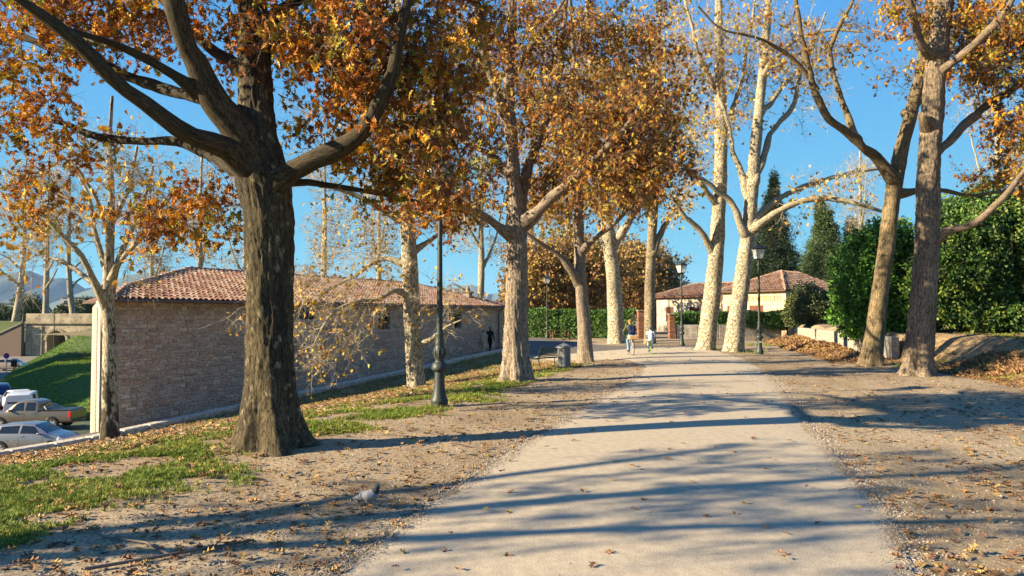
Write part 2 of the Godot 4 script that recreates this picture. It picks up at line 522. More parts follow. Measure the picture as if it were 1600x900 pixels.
func smooth(b: B, up := true) -> void:
	var acc := PackedVector3Array()
	acc.resize(b.P.size())
	for k in range(0, b.I.size(), 3):
		var n := (b.P[b.I[k + 2]] - b.P[b.I[k]]).cross(b.P[b.I[k + 1]] - b.P[b.I[k]])
		if up and n.y < 0: n = -n
		for j in 3: acc[b.I[k + j]] += n
	for i in acc.size(): b.N[i] = acc[i].normalized()

func lower_level() -> void:
	# plain at the foot of the rampart
	var b := B.new()
	b.quad(V(-4000, LOW - 0.06, -60), V(-4000, LOW - 0.06, 6000), V(4000, LOW - 0.06, 6000), V(4000, LOW - 0.06, -60))
	tag(put(b, "lowland", M.lowland, self), "low green land stretching to the hills", "land", "", "structure")
	var c := B.new()
	var pp := [[-95, 20], [-100, 150], [-60, 150], [-16, 62], [-16, 20]]
	c.quad(V(-95, LOW, 16), V(-112, LOW, 150), V(-66, LOW, 150), V(-17, LOW, 16))
	tag(put(c, "car_park", M.carpark, self), "grey car park below the rampart", "car park", "", "structure")
	# rampart face under the kerb, beyond the building's corner
	var w := B.new()
	w.col = Color(0.23, 0.17, 0.13)
	var S := steps([[-48.0, 2.0], [0.0, 1.0], [1.0]])
	for i in S.size() - 1:
		var p := xd(S[i], 1.46); var q := xd(S[i + 1], 1.46)
		w.quad(V(p.x, LOW - 0.3, p.y), V(p.x, H(p.x, p.y) + 0.02, p.y), V(q.x, H(q.x, q.y) + 0.02, q.y), V(q.x, LOW - 0.3, q.y))
	var t := tag(put(w, "retaining_wall", M.stone, self), "brick retaining wall holding the rampart above the car park", "wall")
	# the lawn bank
	var lb := B.new()
	var edge := [[-26.5, 48.5, 1.0], [-29.0, 51.5, 1.0], [-35.0, 58.5, 1.3], [-43.0, 67.0, 1.5], [-47.5, 71.5, 1.6], [-53.0, 78.0, 1.7], [-57.0, 85.0, 1.9], [-64.0, 97.0, 2.6], [-70.0, 110.0, 4.0], [-74.2, 124.5, 5.4]]
	for i in edge.size():
		for k in 25:
			var t2 := k / 24.0
			var x: float = lerpf(edge[i][0], -15.6, t2 * t2 * 0.6 + t2 * 0.4)
			var run: float = x - edge[i][0]
			var rise: float = edge[i][2] * clampf(run / (4.0 + 0.02 * edge[i][1]), 0.0, 1.0)
			rise += 0.03 * clampf(run - 6.0, 0.0, 30.0)
			lb.col = Color(0.10, 0.17, 0.028).lerp(Color(0.16, 0.21, 0.045), rng.randf())
			lb.vert(V(x, LOW + 0.04 + rise - (0.1 if k == 0 else 0.0), edge[i][1]), Vector3.UP)
	sheet(lb, edge.size(), 25, 0)
	smooth(lb)
	tag(put(lb, "lawn", M.ground, self), "mown green lawn bank beside the car park", "lawn", "", "structure")
	# blades on it
	var where := []; var tint := []
	for n in 26000:
		var i := rng.randi_range(0, edge.size() - 2)
		var f := rng.randf()
		var d: float = lerpf(edge[i][1], edge[i + 1][1], f)
		var x0: float = lerpf(edge[i][0], edge[i + 1][0], f)
		var run := pow(rng.randf(), 1.4) * 30.0
		if x0 + run > -15.7: continue
		var top: float = lerpf(edge[i][2], edge[i + 1][2], f)
		var h: float = LOW + 0.02 + top * clampf(run / (4.0 + 0.02 * d), 0, 1) + 0.03 * clampf(run - 6.0, 0, 30)
		where.append(Transform3D(Basis(Vector3.UP, rng.randf() * TAU).scaled(Vector3(3.2, 1.3 + rng.randf(), 3.2)), V(x0 + run, h, d)))
		tint.append(Color(0.12 + rng.randf() * 0.07, 0.22 + rng.randf() * 0.07, 0.03))
	var g := scatter("lawn_grass", tuft_mesh(), M.grass, self, where, tint)
	tag(g, "short green grass of the lawn bank by the car park", "grass", "", "stuff")

# ---------------------------------------------------------------- walls with openings
# frame: origin, direction along, direction out; openings: [a0, a1, y0, y1]
func pierced(b: B, o: Vector3, along: Vector3, out: Vector3, a0: float, a1: float, y0: float, y1: float, holes: Array, deep := 0.35) -> void:
	var xs := [a0, a1]; var ys := [y0, y1]
	for h in holes:
		xs.append_array([h[0], h[1]]); ys.append_array([h[2], h[3]])
	xs.sort(); ys.sort()
	for i in xs.size() - 1:
		for j in ys.size() - 1:
			if xs[i + 1] - xs[i] < 0.001 or ys[j + 1] - ys[j] < 0.001: continue
			var mx: float = (xs[i] + xs[i + 1]) * 0.5; var my: float = (ys[j] + ys[j + 1]) * 0.5
			var open := false
			for h in holes: open = open or (mx > h[0] and mx < h[1] and my > h[2] and my < h[3])
			if open: continue
			b.quad(o + along * xs[i] + Vector3.UP * ys[j], o + along * xs[i + 1] + Vector3.UP * ys[j], o + along * xs[i + 1] + Vector3.UP * ys[j + 1], o + along * xs[i] + Vector3.UP * ys[j + 1])
	for h in holes:
		var c := [o + along * h[0] + Vector3.UP * h[2], o + along * h[1] + Vector3.UP * h[2], o + along * h[1] + Vector3.UP * h[3], o + along * h[0] + Vector3.UP * h[3]]
		for k in 4:
			b.quad(c[k], c[(k + 1) % 4], c[(k + 1) % 4] - out * deep, c[k] - out * deep)

func old_building() -> void:
	var o := V(AX, 0, AD)
	var along := Vector3(UX, 0, -UD)
	var out := Vector3(UD, 0, UX)
	var L := 32.25
	var t := thing("old_building", "long old brick and stone building with low terracotta tiled roof", "building", V(AX, LOW, AD))
	var base := t.position
	var lo := o - base
	var EAVE := 2.5
	var holes := [[10.3, 11.6, 1.72, 2.26], [16.7, 17.9, 1.1, 2.0], [24.9, 26.1, 1.0, 2.15]]
	var w := B.new()
	w.col = Color(0.74, 0.60, 0.47)
	pierced(w, lo, along, out, 0.0, L, LOW, EAVE, holes)
	# the other walls
	var A := lo; var Bc := lo + along * L
	var C := V(-8.8, 0, 59.9) - base; var D := V(-18.45, 0, 33.0) - base
	for e in [[Bc, C], [C, D], [D, A]]:
		w.quad(e[0] + Vector3.UP * LOW, e[1] + Vector3.UP * LOW, e[1] + Vector3.UP * EAVE, e[0] + Vector3.UP * EAVE)
	var wall := put(w, "wall", M.stone, t)
	# stones and bricks standing proud of the mortar
	var list := []
	var y := -3.2
	while y < EAVE - 0.06:
		var rh := rng.randf_range(0.10, 0.20)
		var s := rng.randf_range(0.0, 0.15)
		while s < L - 0.1:
			var rl := rng.randf_range(0.16, 0.5)
			if s + rl > L: rl = L - s
			var ok := y > hk(s) - 0.3
			for h in holes: ok = ok and not (s + rl > h[0] - 0.02 and s < h[1] + 0.02 and y + rh > h[2] - 0.02 and y < h[3] + 0.02)
			if ok and rng.randf() < 0.93:
				var far := 27.0 + s * UD
				list.append([rl * rh / far / far, s, y, rl, rh])
			s += rl
		y += rh
	list.sort_custom(func(a, b): return a[0] > b[0])
	var rest := B.new()
	for i in list.size():
		var e = list[i]
		var sb := B.new() if i < 300 else rest
		var r := rng.randf()
		var c := Color(0.25, 0.165, 0.115)
		if r < 0.45: c = Color(0.26, 0.215, 0.17)
		elif r < 0.58: c = Color(0.33, 0.265, 0.19)
		elif r < 0.66: c = Color(0.17, 0.13, 0.105)
		elif r < 0.71: c = Color(0.35, 0.32, 0.27)
		sb.col = c.lerp(Color(0.29, 0.215, 0.155), 0.35) * rng.randf_range(2.3, 3.1)
		var centre = A + along * (e[1] + e[3] * 0.5) + Vector3.UP * (e[2] + e[4] * 0.5)
		var turn := Basis(along, Vector3.UP, out).rotated(out, rng.randf_range(-0.09, 0.09))
		sb.box((Vector3.ZERO if i < 300 else centre), Vector3(e[3] - rng.randf_range(0.012, 0.05), e[4] - rng.randf_range(0.01, 0.05), 0.05 + rng.randf() * 0.03), turn, 0.014)
		if i < 300:
			var m := put(sb, "stone", M.stone, wall)
			m.position = centre
	put(rest, "stonework", M.stone, wall, "stuff")
	# corner strip, drain pipes, window bars, hatch
	var pl := B.new(); pl.col = Color(0.5, 0.42, 0.32)
	pl.box(D.lerp(A, 0.55) + Vector3.UP * (LOW + 3.7) + (A - D).cross(Vector3.UP).normalized() * -0.02, Vector3((A - D).length() * 0.35, 7.3, 0.1), Basis((A - D).normalized(), Vector3.UP, (A - D).normalized().cross(Vector3.UP)), 0.01)
	put(pl, "corner_strip", M.stone, t)
	var dp := B.new(); dp.col = Color(0.09, 0.06, 0.045)
	var px := A + along * 31.3 + out * 0.16
	dp.tube([px + Vector3.UP * 2.38 + out * 0.35, px + Vector3.UP * 2.25 + out * 0.1, px + Vector3.UP * 2.0, px + Vector3.UP * -0.7], [0.05, 0.05, 0.05, 0.05], 8)
	put(dp, "drain_pipe", M.paint, t)
	var jb := B.new(); jb.col = Color(0.03, 0.03, 0.03)
	jb.box(A + along * 0.25 + out * 0.14 + Vector3.UP * -1.15, Vector3(0.32, 0.85, 0.16), Basis(along, Vector3.UP, out), 0.02)
	put(jb, "meter_box", M.paint, t)
	var cp := B.new(); cp.col = Color(0.42, 0.33, 0.25)
	var cx := A + along * 0.12 + out * 0.1
	cp.tube([cx + Vector3.UP * 2.3, cx + Vector3.UP * -2.6], [0.045, 0.045], 8)
	put(cp, "conduit", M.paint, t)
	var hb := B.new(); hb.col = Color(0.36, 0.31, 0.26)
	hb.box(A + along * 29.6 + out * 0.09 + Vector3.UP * 0.05, Vector3(0.85, 0.95, 0.05), Basis(along, Vector3.UP, out), 0.01)
	put(hb, "hatch", M.paint, t)
	for h in holes:
		var wi := Node3D.new(); wi.name = "window"; t.add_child(wi, true)
		var pane := B.new()
		var c0: Vector3 = A + along * (h[0] + h[1]) * 0.5 + Vector3.UP * (h[2] + h[3]) * 0.5 - out * 0.3
		pane.box(c0, Vector3(h[1] - h[0] - 0.01, h[3] - h[2] - 0.01, 0.03), Basis(along, Vector3.UP, out))
		put(pane, "pane", M.car_glass, wi)
		var n := 4
		for k in n:
			var bar := B.new(); bar.col = Color(0.03, 0.025, 0.02)
			var bx: Vector3 = A + along * lerpf(h[0], h[1], (k + 0.5) / n) - out * 0.12
			bar.tube([bx + Vector3.UP * h[2], bx + Vector3.UP * h[3]], [0.016, 0.016], 5)
			put(bar, "bar", M.paint, wi)
		for k in 2:
			var bar := B.new(); bar.col = Color(0.03, 0.025, 0.02)
			var by: float = lerpf(h[2], h[3], (k + 0.7) / 2.4)
			bar.tube([A + along * h[0] + Vector3.UP * by - out * 0.1, A + along * h[1] + Vector3.UP * by - out * 0.1], [0.016, 0.016], 5)
			put(bar, "bar", M.paint, wi)
	# roof
	var E := 2.52
	var R := 4.15
	var eA := A + out * 0.42 + along * 0.2 + Vector3.UP * E
	var eB := Bc + out * 0.42 + along * 0.4 + Vector3.UP * E
	var eC := C + along * 0.4 - out * 0.4 + Vector3.UP * E
	var eD := D - out * 0.4 - along * 0.2 + Vector3.UP * E
	var R1 := A + along * 8.2 - out * 5.0 + Vector3.UP * R
	var R2 := A + along * 27.5 - out * 5.0 + Vector3.UP * R
	var slope := (R - E) / 5.42
	var R0 := A + along * 1.9 - out * 1.2 + Vector3.UP * (E + slope * 1.62)
	var rb := B.new(); rb.col = Color(0.26, 0.13, 0.08)
	rb.quad(eA, eB, R2, R1); rb.tri(eA, R1, R0); rb.tri(eD, eA, R0); rb.tri(eD, R0, R1); rb.tri(eB, eC, R2); rb.quad(eC, eD, R1, R2)
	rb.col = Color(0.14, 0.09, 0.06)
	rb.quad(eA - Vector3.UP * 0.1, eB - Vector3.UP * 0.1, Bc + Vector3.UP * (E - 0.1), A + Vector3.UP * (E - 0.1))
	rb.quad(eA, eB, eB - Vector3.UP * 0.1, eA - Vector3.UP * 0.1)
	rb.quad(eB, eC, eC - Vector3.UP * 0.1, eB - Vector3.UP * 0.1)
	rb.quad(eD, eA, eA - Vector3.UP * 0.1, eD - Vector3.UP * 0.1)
	var roof := put(rb, "roof", M.tile, t)
	var reach := sqrt(5.42 * 5.42 + (R - E) * (R - E))
	tiles(roof, [[eA, eB, R2, R1, [[0.0, 0.0], [1.7, reach * 0.3], [8.0, reach], [27.3, reach], [32.45, 0.0]]], [eB, eC, R2, R2]], 0.28, 300)
	ridge_caps(roof, [[eA, R0], [R0, R1], [R1, R2], [eB, R2]])
	# gutter and chimney
	var gt := B.new(); gt.col = Color(0.12, 0.08, 0.06)
	gt.tube([eA + out * 0.05 - Vector3.UP * 0.05, eB + out * 0.05 - Vector3.UP * 0.05], [0.06, 0.06], 8)
	put(gt, "gutter", M.paint, t)
	var ch := B.new()
	var cpos := A + along * 29.8 - out * 1.6 + Vector3.UP * 3.05
	ch.col = Color(0.42, 0.36, 0.29); ch.box(cpos, Vector3(0.5, 0.9, 0.5), Basis(along, Vector3.UP, out), 0.02)
	ch.col = Color(0.35, 0.19, 0.12); ch.box(cpos + Vector3.UP * 0.5, Vector3(0.66, 0.1, 0.66), Basis(along, Vector3.UP, out), 0.02)
	ch.col = Color(0.4, 0.33, 0.26); ch.lathe([Vector2(0.2, 0.55), Vector2(0.13, 0.75), Vector2(0.16, 0.78), Vector2(0.0, 1.0)], 8, Transform3D(Basis.IDENTITY, cpos))
	put(ch, "chimney", M.stone, roof)

func tile_mesh() -> ArrayMesh:      # one barrel tile: 0.46 long, pointing up-slope along -z, open below
	var b := B.new()
	var n := 6
	for k in n:
		for z in [0, 1]: pass
		var a0 := PI * k / n; var a1 := PI * (k + 1) / n
		var p0 := Vector3(cos(a0), sin(a0) * 1.15, 0); var p1 := Vector3(cos(a1), sin(a1) * 1.15, 0)
		b.quad(p0 * 0.09 + Vector3(0, 0.012, 0), p1 * 0.09 + Vector3(0, 0.012, 0), p1 * 0.068 + Vector3(0, -0.008, -0.46), p0 * 0.068 + Vector3(0, -0.008, -0.46))
		b.quad(p0 * 0.09 + Vector3(0, 0.012, 0), p0 * 0.074 + Vector3(0, 0.012, 0), p1 * 0.074 + Vector3(0, 0.012, 0), p1 * 0.09 + Vector3(0, 0.012, 0))
		for e in [0, 1, 2, 3]:
			b.N[b.N.size() - 8 + e] = (p0 if e in [0, 3] else p1).normalized()
	return b.mesh()

func tile_colour() -> Color:
	var r := rng.randf()
	var c := Color(0.56, 0.31, 0.18)
	if r < 0.3: c = Color(0.62, 0.40, 0.26)
	elif r < 0.5: c = Color(0.44, 0.23, 0.14)
	elif r < 0.62: c = Color(0.68, 0.50, 0.35)
	elif r < 0.7: c = Color(0.34, 0.24, 0.18)
	return c * rng.randf_range(0.85, 1.15)

# faces: [eave a, eave b, top b, top a]; columns of barrel tiles run up each
func tiles(roof: Node3D, faces: Array, gap: float, singles: int) -> void:
	var tm := tile_mesh()
	var all := []
	for f in faces:
		var e0: Vector3 = f[0]; var e1: Vector3 = f[1]
		var run := (e1 - e0).normalized()
		var n := (e1 - e0).cross(f[3] - e0).normalized()
		if n.y < 0: n = -n
		var up := run.cross(n).normalized()
		if up.y < 0: up = -up
		var bas := Basis(run, n, -up).orthonormalized()
		if bas.determinant() < 0: bas = Basis(-run, n, -up).orthonormalized()
		var cols := int((e1 - e0).length() / gap)
		for c in cols:
			var a := (c + 0.5) * gap
			# how far up the slope this column reaches
			var s3: float = (f[3] - e0).dot(run); var s2: float = (f[2] - e0).dot(run)
			var high: float = (f[3] - e0).dot(up)
			var reach := high
			if a < s3: reach = high * a / maxf(s3, 0.01)
			var len := (e1 - e0).length()
			if f.size() > 4: reach = curve(f[4], a)
			elif a > s2: reach = minf(reach, high * (len - a) / maxf(len - s2, 0.01))
			var v := -0.06
			while v < reach - 0.1:
				var p := e0 + run * (a + rng.randf_range(-0.012, 0.012)) + up * (v + rng.randf_range(-0.02, 0.02)) + n * 0.025
				all.append([(roof.get_parent().position + p).distance_squared_to(Vector3(0, EYE, 0)), Transform3D(bas.rotated(n, rng.randf_range(-0.05, 0.05)), p)])
				v += 0.38
	all.sort_custom(func(x, y): return x[0] < y[0])
	var variants := []
	for k in 6:
		var m: StandardMaterial3D = M.tile.duplicate()
		m.albedo_color = Color.WHITE * 1.0
		m.albedo_color = tile_colour().linear_to_srgb()
		m.vertex_color_use_as_albedo = false
		variants.append(m)
	var where := []; var tint := []
	for i in all.size():
		if i < singles:
			var o := put(tm, "roof_tile", variants[rng.randi_range(0, 5)], roof)
			o.transform = all[i][1]
		else:
			where.append(all[i][1]); tint.append(tile_colour())
	if where.size(): scatter("tiling", tm, M.tile, roof, where, tint)

func ridge_caps(roof: Node3D, lines: Array) -> void:
	var b := B.new()
	for l in lines:
		var a: Vector3 = l[0]; var c: Vector3 = l[1]
		var n := int((c - a).length() / 0.4)
		for k in n:
			b.col = tile_colour()
			var p := a.lerp(c, float(k) / n) + Vector3.UP * 0.05; var q := a.lerp(c, (k + 1.1) / n) + Vector3.UP * 0.03
			b.tube([p, q], [0.13, 0.10], 7)
	put(b, "ridge_tiles", M.tile, roof, "stuff")

func kerb_line() -> void:
	# paved walk between wall and kerb
	var b := B.new()
	var S := steps([[-1.2, 1.0], [36.0]])
	for s in S:
		for q in [-0.3, 0.4, 1.1, 1.6]:
			var p := xd(s, q)
			b.vert(V(p.x, hk(s) - 0.07, p.y), Vector3.UP)
	sheet(b, S.size(), 4, 0); smooth(b)
	tag(put(b, "walkway", M.asphalt, self), "narrow walkway along the foot of the old building", "walkway", "", "structure")
	var t := thing("stone_kerb", "pale stone kerb running along the grassy slope before the old building", "kerb", V(xd(0, 1.55).x, hk(0), xd(0, 1.55).y))
	var s := -18.0
	while s < 33.0:
		var l := rng.randf_range(0.9, 1.5)
		var p := xd(s, 1.55); var q := xd(s + l - 0.015, 1.55)
		var a := V(p.x, hk(s) + 0.02, p.y) - t.position; var c := V(q.x, hk(s + l) + 0.02, q.y) - t.position
		var kb := B.new()
		var along := (c - a).normalized()
		var side := along.cross(Vector3.UP).normalized()
		kb.box(Vector3.ZERO, Vector3((c - a).length(), 0.36 + rng.randf() * 0.03, 0.46), Basis(along, side.cross(along), side), 0.04)
		var o := put(kb, "kerb_stone", M.kerb, t)
		o.position = (a + c) * 0.5
		s += l
	return

func yellow_house() -> void:
	var t := thing("yellow_house", "low yellow plastered house with terracotta hip roof behind the hedge", "house", V(24.1, 0.0, 66.0))
	var base := t.position
	var K := V(24.1, 0, 66.0) - base           # near corner
	var Lf := V(20.1, 0, 71.5) - base          # left end of the lettered front
	var Rt := V(33.6, 0, 75.5) - base          # right end of the shaded side
	var Bk := Rt + (Lf - K).normalized() * 8.0
	var along := (K - Lf).normalized(); var out := along.cross(Vector3.UP) * -1.0
	if out.z < 0: out = -out
	var y1 := 4.1
	var w := B.new()
	var wl := (K - Lf).length()
	var holes := [[0.5, 1.3, 1.3, 2.75], [3.0, 4.5, 1.3, 2.75]]
	pierced(w, Lf, along, out, 0, wl, -0.3, y1, holes, 0.14)
	var along2 := (Rt - K).normalized(); var out2 := along2.cross(Vector3.UP); if out2.z < 0: out2 = -out2
	var holes2 := [[2.0, 3.2, 1.3, 2.75], [6.0, 7.2, 1.3, 2.75]]
	pierced(w, K, along2, out2, 0, (Rt - K).length(), -0.3, y1, holes2, 0.14)
	for e in [[Rt, Bk], [Bk, Lf]]: w.quad(e[0] - Vector3.UP * 0.3, e[1] - Vector3.UP * 0.3, e[1] + Vector3.UP * y1, e[0] + Vector3.UP * y1)
	# lower wing
	var Wl := V(16.0, 0, 83.0) - base; var Wr := V(21.6, 0, 77.5) - base
	var al3 := (Wr - Wl).normalized(); var out3 := al3.cross(Vector3.UP); if out3.z < 0: out3 = -out3
	var holes3 := [[1.2, 2.2, 1.3, 2.7], [4.1, 5.3, 1.3, 2.7]]
	var ww := B.new()
	pierced(ww, Wl, al3, out3, 0, (Wr - Wl).length() + 2.0, -0.3, 3.85, holes3, 0.14)
	var Wb := Wl - out3 * 8.0
	ww.quad(Wl - Vector3.UP * 0.3, Wb - Vector3.UP * 0.3, Wb + Vector3.UP * 3.85, Wl + Vector3.UP * 3.85)
	put(w, "wall", M.plaster, t)
	put(ww, "wing_wall", M.white_plaster, t)
	for set in [[Lf, along, out, holes], [K, along2, out2, holes2], [Wl, al3, out3, holes3]]:
		for h in set[3]:
			var wi := Node3D.new(); wi.name = "window"; t.add_child(wi, true)
			var mid: float = (h[0] + h[1]) * 0.5
			for k in [0, 1]:
				var sb := B.new()
				var x0: float = lerpf(h[0], mid, 0.02) if k == 0 else mid + 0.01
				var x1: float = mid - 0.01 if k == 0 else h[1] - 0.01
				var c: Vector3 = set[0] + set[1] * (x0 + x1) * 0.5 + Vector3.UP * (h[2] + h[3]) * 0.5 - set[2] * 0.08
				sb.box(c, Vector3(x1 - x0, h[3] - h[2] - 0.02, 0.045), Basis(set[1], Vector3.UP, set[2]), 0.008)
				for r in 11:
					sb.box(c + Vector3.UP * lerpf(h[2] - h[3], h[3] - h[2], (r + 0.5) / 11.0) * 0.46 + set[2] * 0.03, Vector3((x1 - x0) * 0.8, 0.05, 0.02), Basis(set[1], Vector3.UP, set[2]))
				put(sb, "shutter", M.shutter, wi)
			var sl := B.new()
			sl.box(set[0] + set[1] * mid + Vector3.UP * (h[2] - 0.05) + set[2] * 0.05, Vector3(h[1] - h[0] + 0.2, 0.08, 0.2), Basis(set[1], Vector3.UP, set[2]), 0.01)
			put(sl, "sill", M.concrete, wi)
	# faded lettering on the front
	var tm := TextMesh.new()
	var f := SystemFont.new(); f.font_names = PackedStringArray(["Droid Serif"])
	tm.font = f; tm.text = "NO di FANCIULLO"; tm.font_size = 40; tm.pixel_size = 0.0155; tm.depth = 0.012
	var lt := MeshInstance3D.new(); lt.mesh = tm; lt.material_override = M.letter; lt.name = "lettering"
	t.add_child(lt)
	lt.transform = Transform3D(Basis(along, Vector3.UP, out), Lf + along * (wl * 0.54) + Vector3.UP * 3.35 + out * 0.01)
	# roofs
	var o1 := 0.5
	var e := [Lf - along * o1 + out * o1 + Vector3.UP * y1, K + along * o1 * 0.6 + out * o1 + Vector3.UP * y1, Rt + along2 * o1 + out2 * o1 + Vector3.UP * y1, Bk - along * o1 - out * o1 + Vector3.UP * y1]
	var rid := (Lf + K + Rt + Bk) * 0.25
	var P1 := K.lerp(Bk, 0.36) + Vector3.UP * 6.05; var P2 := rid.lerp(Bk, 0.2) + Vector3.UP * 6.05
	var rb := B.new(); rb.col = Color(0.22, 0.10, 0.06)
	rb.tri(e[0], e[1], P1); rb.quad(e[1], e[2], P2, P1); rb.quad(e[2], e[3], P2, P2); rb.quad(e[3], e[0], P1, P2)
	rb.col = Color(0.2, 0.13, 0.09)
	for k in 4: rb.quad(e[k], e[(k + 1) % 4], e[(k + 1) % 4] - Vector3.UP * 0.12, e[k] - Vector3.UP * 0.12)
	rb.quad(e[0] - Vector3.UP * 0.12, e[1] - Vector3.UP * 0.12, e[2] - Vector3.UP * 0.12, e[3] - Vector3.UP * 0.12)
	var roof := put(rb, "roof", M.tile, t)
	tiles(roof, [[e[0], e[1], P1, P1], [e[1], e[2], P2, P1]], 0.32, 0)
	ridge_caps(roof, [[e[0], P1], [e[1], P1], [P1, P2]])
	var g := [Wl - al3 * 0.5 + out3 * 0.5 + Vector3.UP * 3.85, Wr + al3 * 3.0 + out3 * 0.5 + Vector3.UP * 3.85]
	var q := [g[0] + al3 * 3.0 - out3 * 4.5 + Vector3.UP * 1.45, g[1] - out3 * 4.5 + Vector3.UP * 1.45]
	var rw := B.new(); rw.col = Color(0.22, 0.10, 0.06)
	rw.quad(g[0], g[1], q[1], q[0]); rw.tri(g[0], q[0], g[0] - out3 * 9.0)
	rw.quad(g[0] - out3 * 9.0, q[0], q[1], g[1] - out3 * 9.0)
	rw.quad(g[0], g[1], g[1] - Vector3.UP * 0.12, g[0] - Vector3.UP * 0.12)
	var roof2 := put(rw, "wing_roof", M.tile, t)
	tiles(roof2, [[g[0], g[1], q[1], q[0]]], 0.32, 0)
	ridge_caps(roof2, [[g[0], q[0]], [q[0], q[1]]])
	var dp := B.new(); dp.col = Color(0.16, 0.1, 0.07)
	var pp := Lf + along * -0.1 + out * 0.1
	dp.tube([pp + Vector3.UP * 4.0, pp], [0.055, 0.055], 8)
	put(dp, "drain_pipe", M.paint, t)

func walls_and_hedges() -> void:
	# low concrete wall on the far side of the path
	var t := thing("low_wall", "low pale concrete wall behind the leaf piles", "wall", G(19.0, 45.0))
	var prev := -1.0
	var d := 33.0
	while d < 55.0:
		var l := 2.4
		var p := Vector2(curve(BANK_E, d) - 0.15, d); var q := Vector2(curve(BANK_E, d + l) - 0.15, d + l)
		var a := V(p.x, 0.46, p.y); var c := V(q.x, 0.46, q.y)
		var b := B.new()
		var along := (c - a).normalized()
		b.box(Vector3.ZERO, Vector3((c - a).length() - 0.03, 1.0, 0.3), Basis(along, Vector3.UP, along.cross(Vector3.UP)), 0.025)
		put(b, "wall_panel", M.concrete, t).position = (a + c) * 0.5 - t.position
		d += l
	# garden gate: two brick piers, plastered wall stubs
	for e in [[10.35, 60.5, 1.0], [12.75, 60.0, 0.85]]:
		var pier := thing("gate_pier", "square brick gate pier %s" % ("beside the tall ivy hedge" if e[0] < 11.0 else "at the end of the plastered garden wall"), "gate pier", G(e[0], e[1]), 0.1, "garden gate piers")
		var y := 0.0
		var row := 0
		while y < 2.1 * e[2]:
			for k in 2:
				var b := B.new()
				b.col = Color(0.36, 0.17, 0.095) * rng.randf_range(0.8, 1.25)
				var turn := Basis(Vector3.UP, 0.0 if row % 2 == 0 else PI / 2)
				b.box(Vector3.ZERO, Vector3(0.46, 0.135, 0.225), turn, 0.012)
				put(b, "brick", M.stone, pier).position = turn * Vector3(0, 0, (k - 0.5) * 0.235) + Vector3.UP * (y + 0.07)
			y += 0.147; row += 1
		var cap := B.new(); cap.col = Color(0.42, 0.36, 0.28)
		cap.box(Vector3(0, y + 0.05, 0), Vector3(0.58, 0.1, 0.58), Basis.IDENTITY, 0.02)
		put(cap, "cap", M.stone, pier)
	var gw := thing("garden_wall", "low cream plastered garden wall under the ivy hedge", "wall", G(17.0, 60.8))
	for k in 5:
		var b := B.new()
		b.box(Vector3(0, 0.5, 0), Vector3(1.72, 1.2, 0.3), Basis(Vector3.UP, 0.12), 0.02)
		put(b, "wall_panel", M.white_plaster if k < 1 else M.concrete, gw).position = Vector3(-3.0 + k * 1.75, 0, -0.2 * k + 0.6)
	# hedges: leafy boxes
	hedge("ivy_hedge", "tall sunlit ivy hedge behind the picnic table", Vector2(-6.0, 68.0), Vector2(10.0, 61.2), 2.2, 0.9, 9000, [Color(0.065, 0.15, 0.025), Color(0.13, 0.235, 0.05)])
	hedge("ivy_hedge", "dark ivy hedge growing before the yellow house", Vector2(13.1, 61.2), Vector2(25.0, 61.5), 1.95, 1.1, 8000, [Color(0.065, 0.15, 0.025), Color(0.13, 0.235, 0.05)], 0.75)

func hedge(called: String, label: String, a: Vector2, b: Vector2, high: float, deep: float, count: int, cols: Array, from := 0.0) -> void:
	var t := thing(called, label, "hedge", G((a.x + b.x) / 2, (a.y + b.y) / 2), 0.0, "ivy hedges")
	var base := t.position
	var along := (b - a).normalized(); var n := Vector2(along.y, -along.x)
	if n.y > 0: n = -n
	var core := B.new()
	var mid := (a + b) * 0.5
	for k in 12:        # woody stems inside
		var p: Vector2 = a.lerp(b, (k + 0.5) / 12.0)
		var q := G(p.x, p.y) - base
		core.tube([q, q + Vector3(rng.randf_range(-0.2, 0.2), high * 0.5, 0), q + Vector3(rng.randf_range(-0.5, 0.5), high * 0.92, rng.randf_range(-0.2, 0.2))], [0.06, 0.04, 0.02], 5)
	put(core, "stems", M.twig, t)
	var where := []; var tint := []
	var L := (b - a).length()
	for i in count:
		var s := rng.randf() * L
		var y := from + rng.randf() * (high - from)
		var edge := 0.16 * noise.get_noise_2d(s * 60.0, y * 60.0) + 0.25 * noise.get_noise_2d(s * 20.0, 5.0)
		var off := deep * 0.5 * (1.0 - pow(rng.randf(), 2.5)) + edge
		if rng.randf() < 0.15: off = rng.randf_range(-deep * 0.5, deep * 0.5)
		if rng.randf() < 0.14:
			y = high + edge * 1.5; off = rng.randf_range(-deep, deep) * 0.5
		y = minf(y, high + edge)
		var p: Vector2 = a + along * s + n * off
		var g := G(p.x, p.y)
		where.append(Transform3D(rand_turn().scaled(Vector3.ONE * rng.randf_range(0.8, 1.4)), g - base + Vector3.UP * y))
		tint.append(cols[0].lerp(cols[1], rng.randf()) * rng.randf_range(0.75, 1.25))
	scatter("foliage", cluster_mesh(7, 0.11), M.green, t, where, tint)

func rand_turn() -> Basis:
	return Basis(Vector3(rng.randf_range(-1, 1), rng.randf_range(-1, 1), rng.randf_range(-1, 1) + 0.01).normalized(), rng.randf() * TAU)

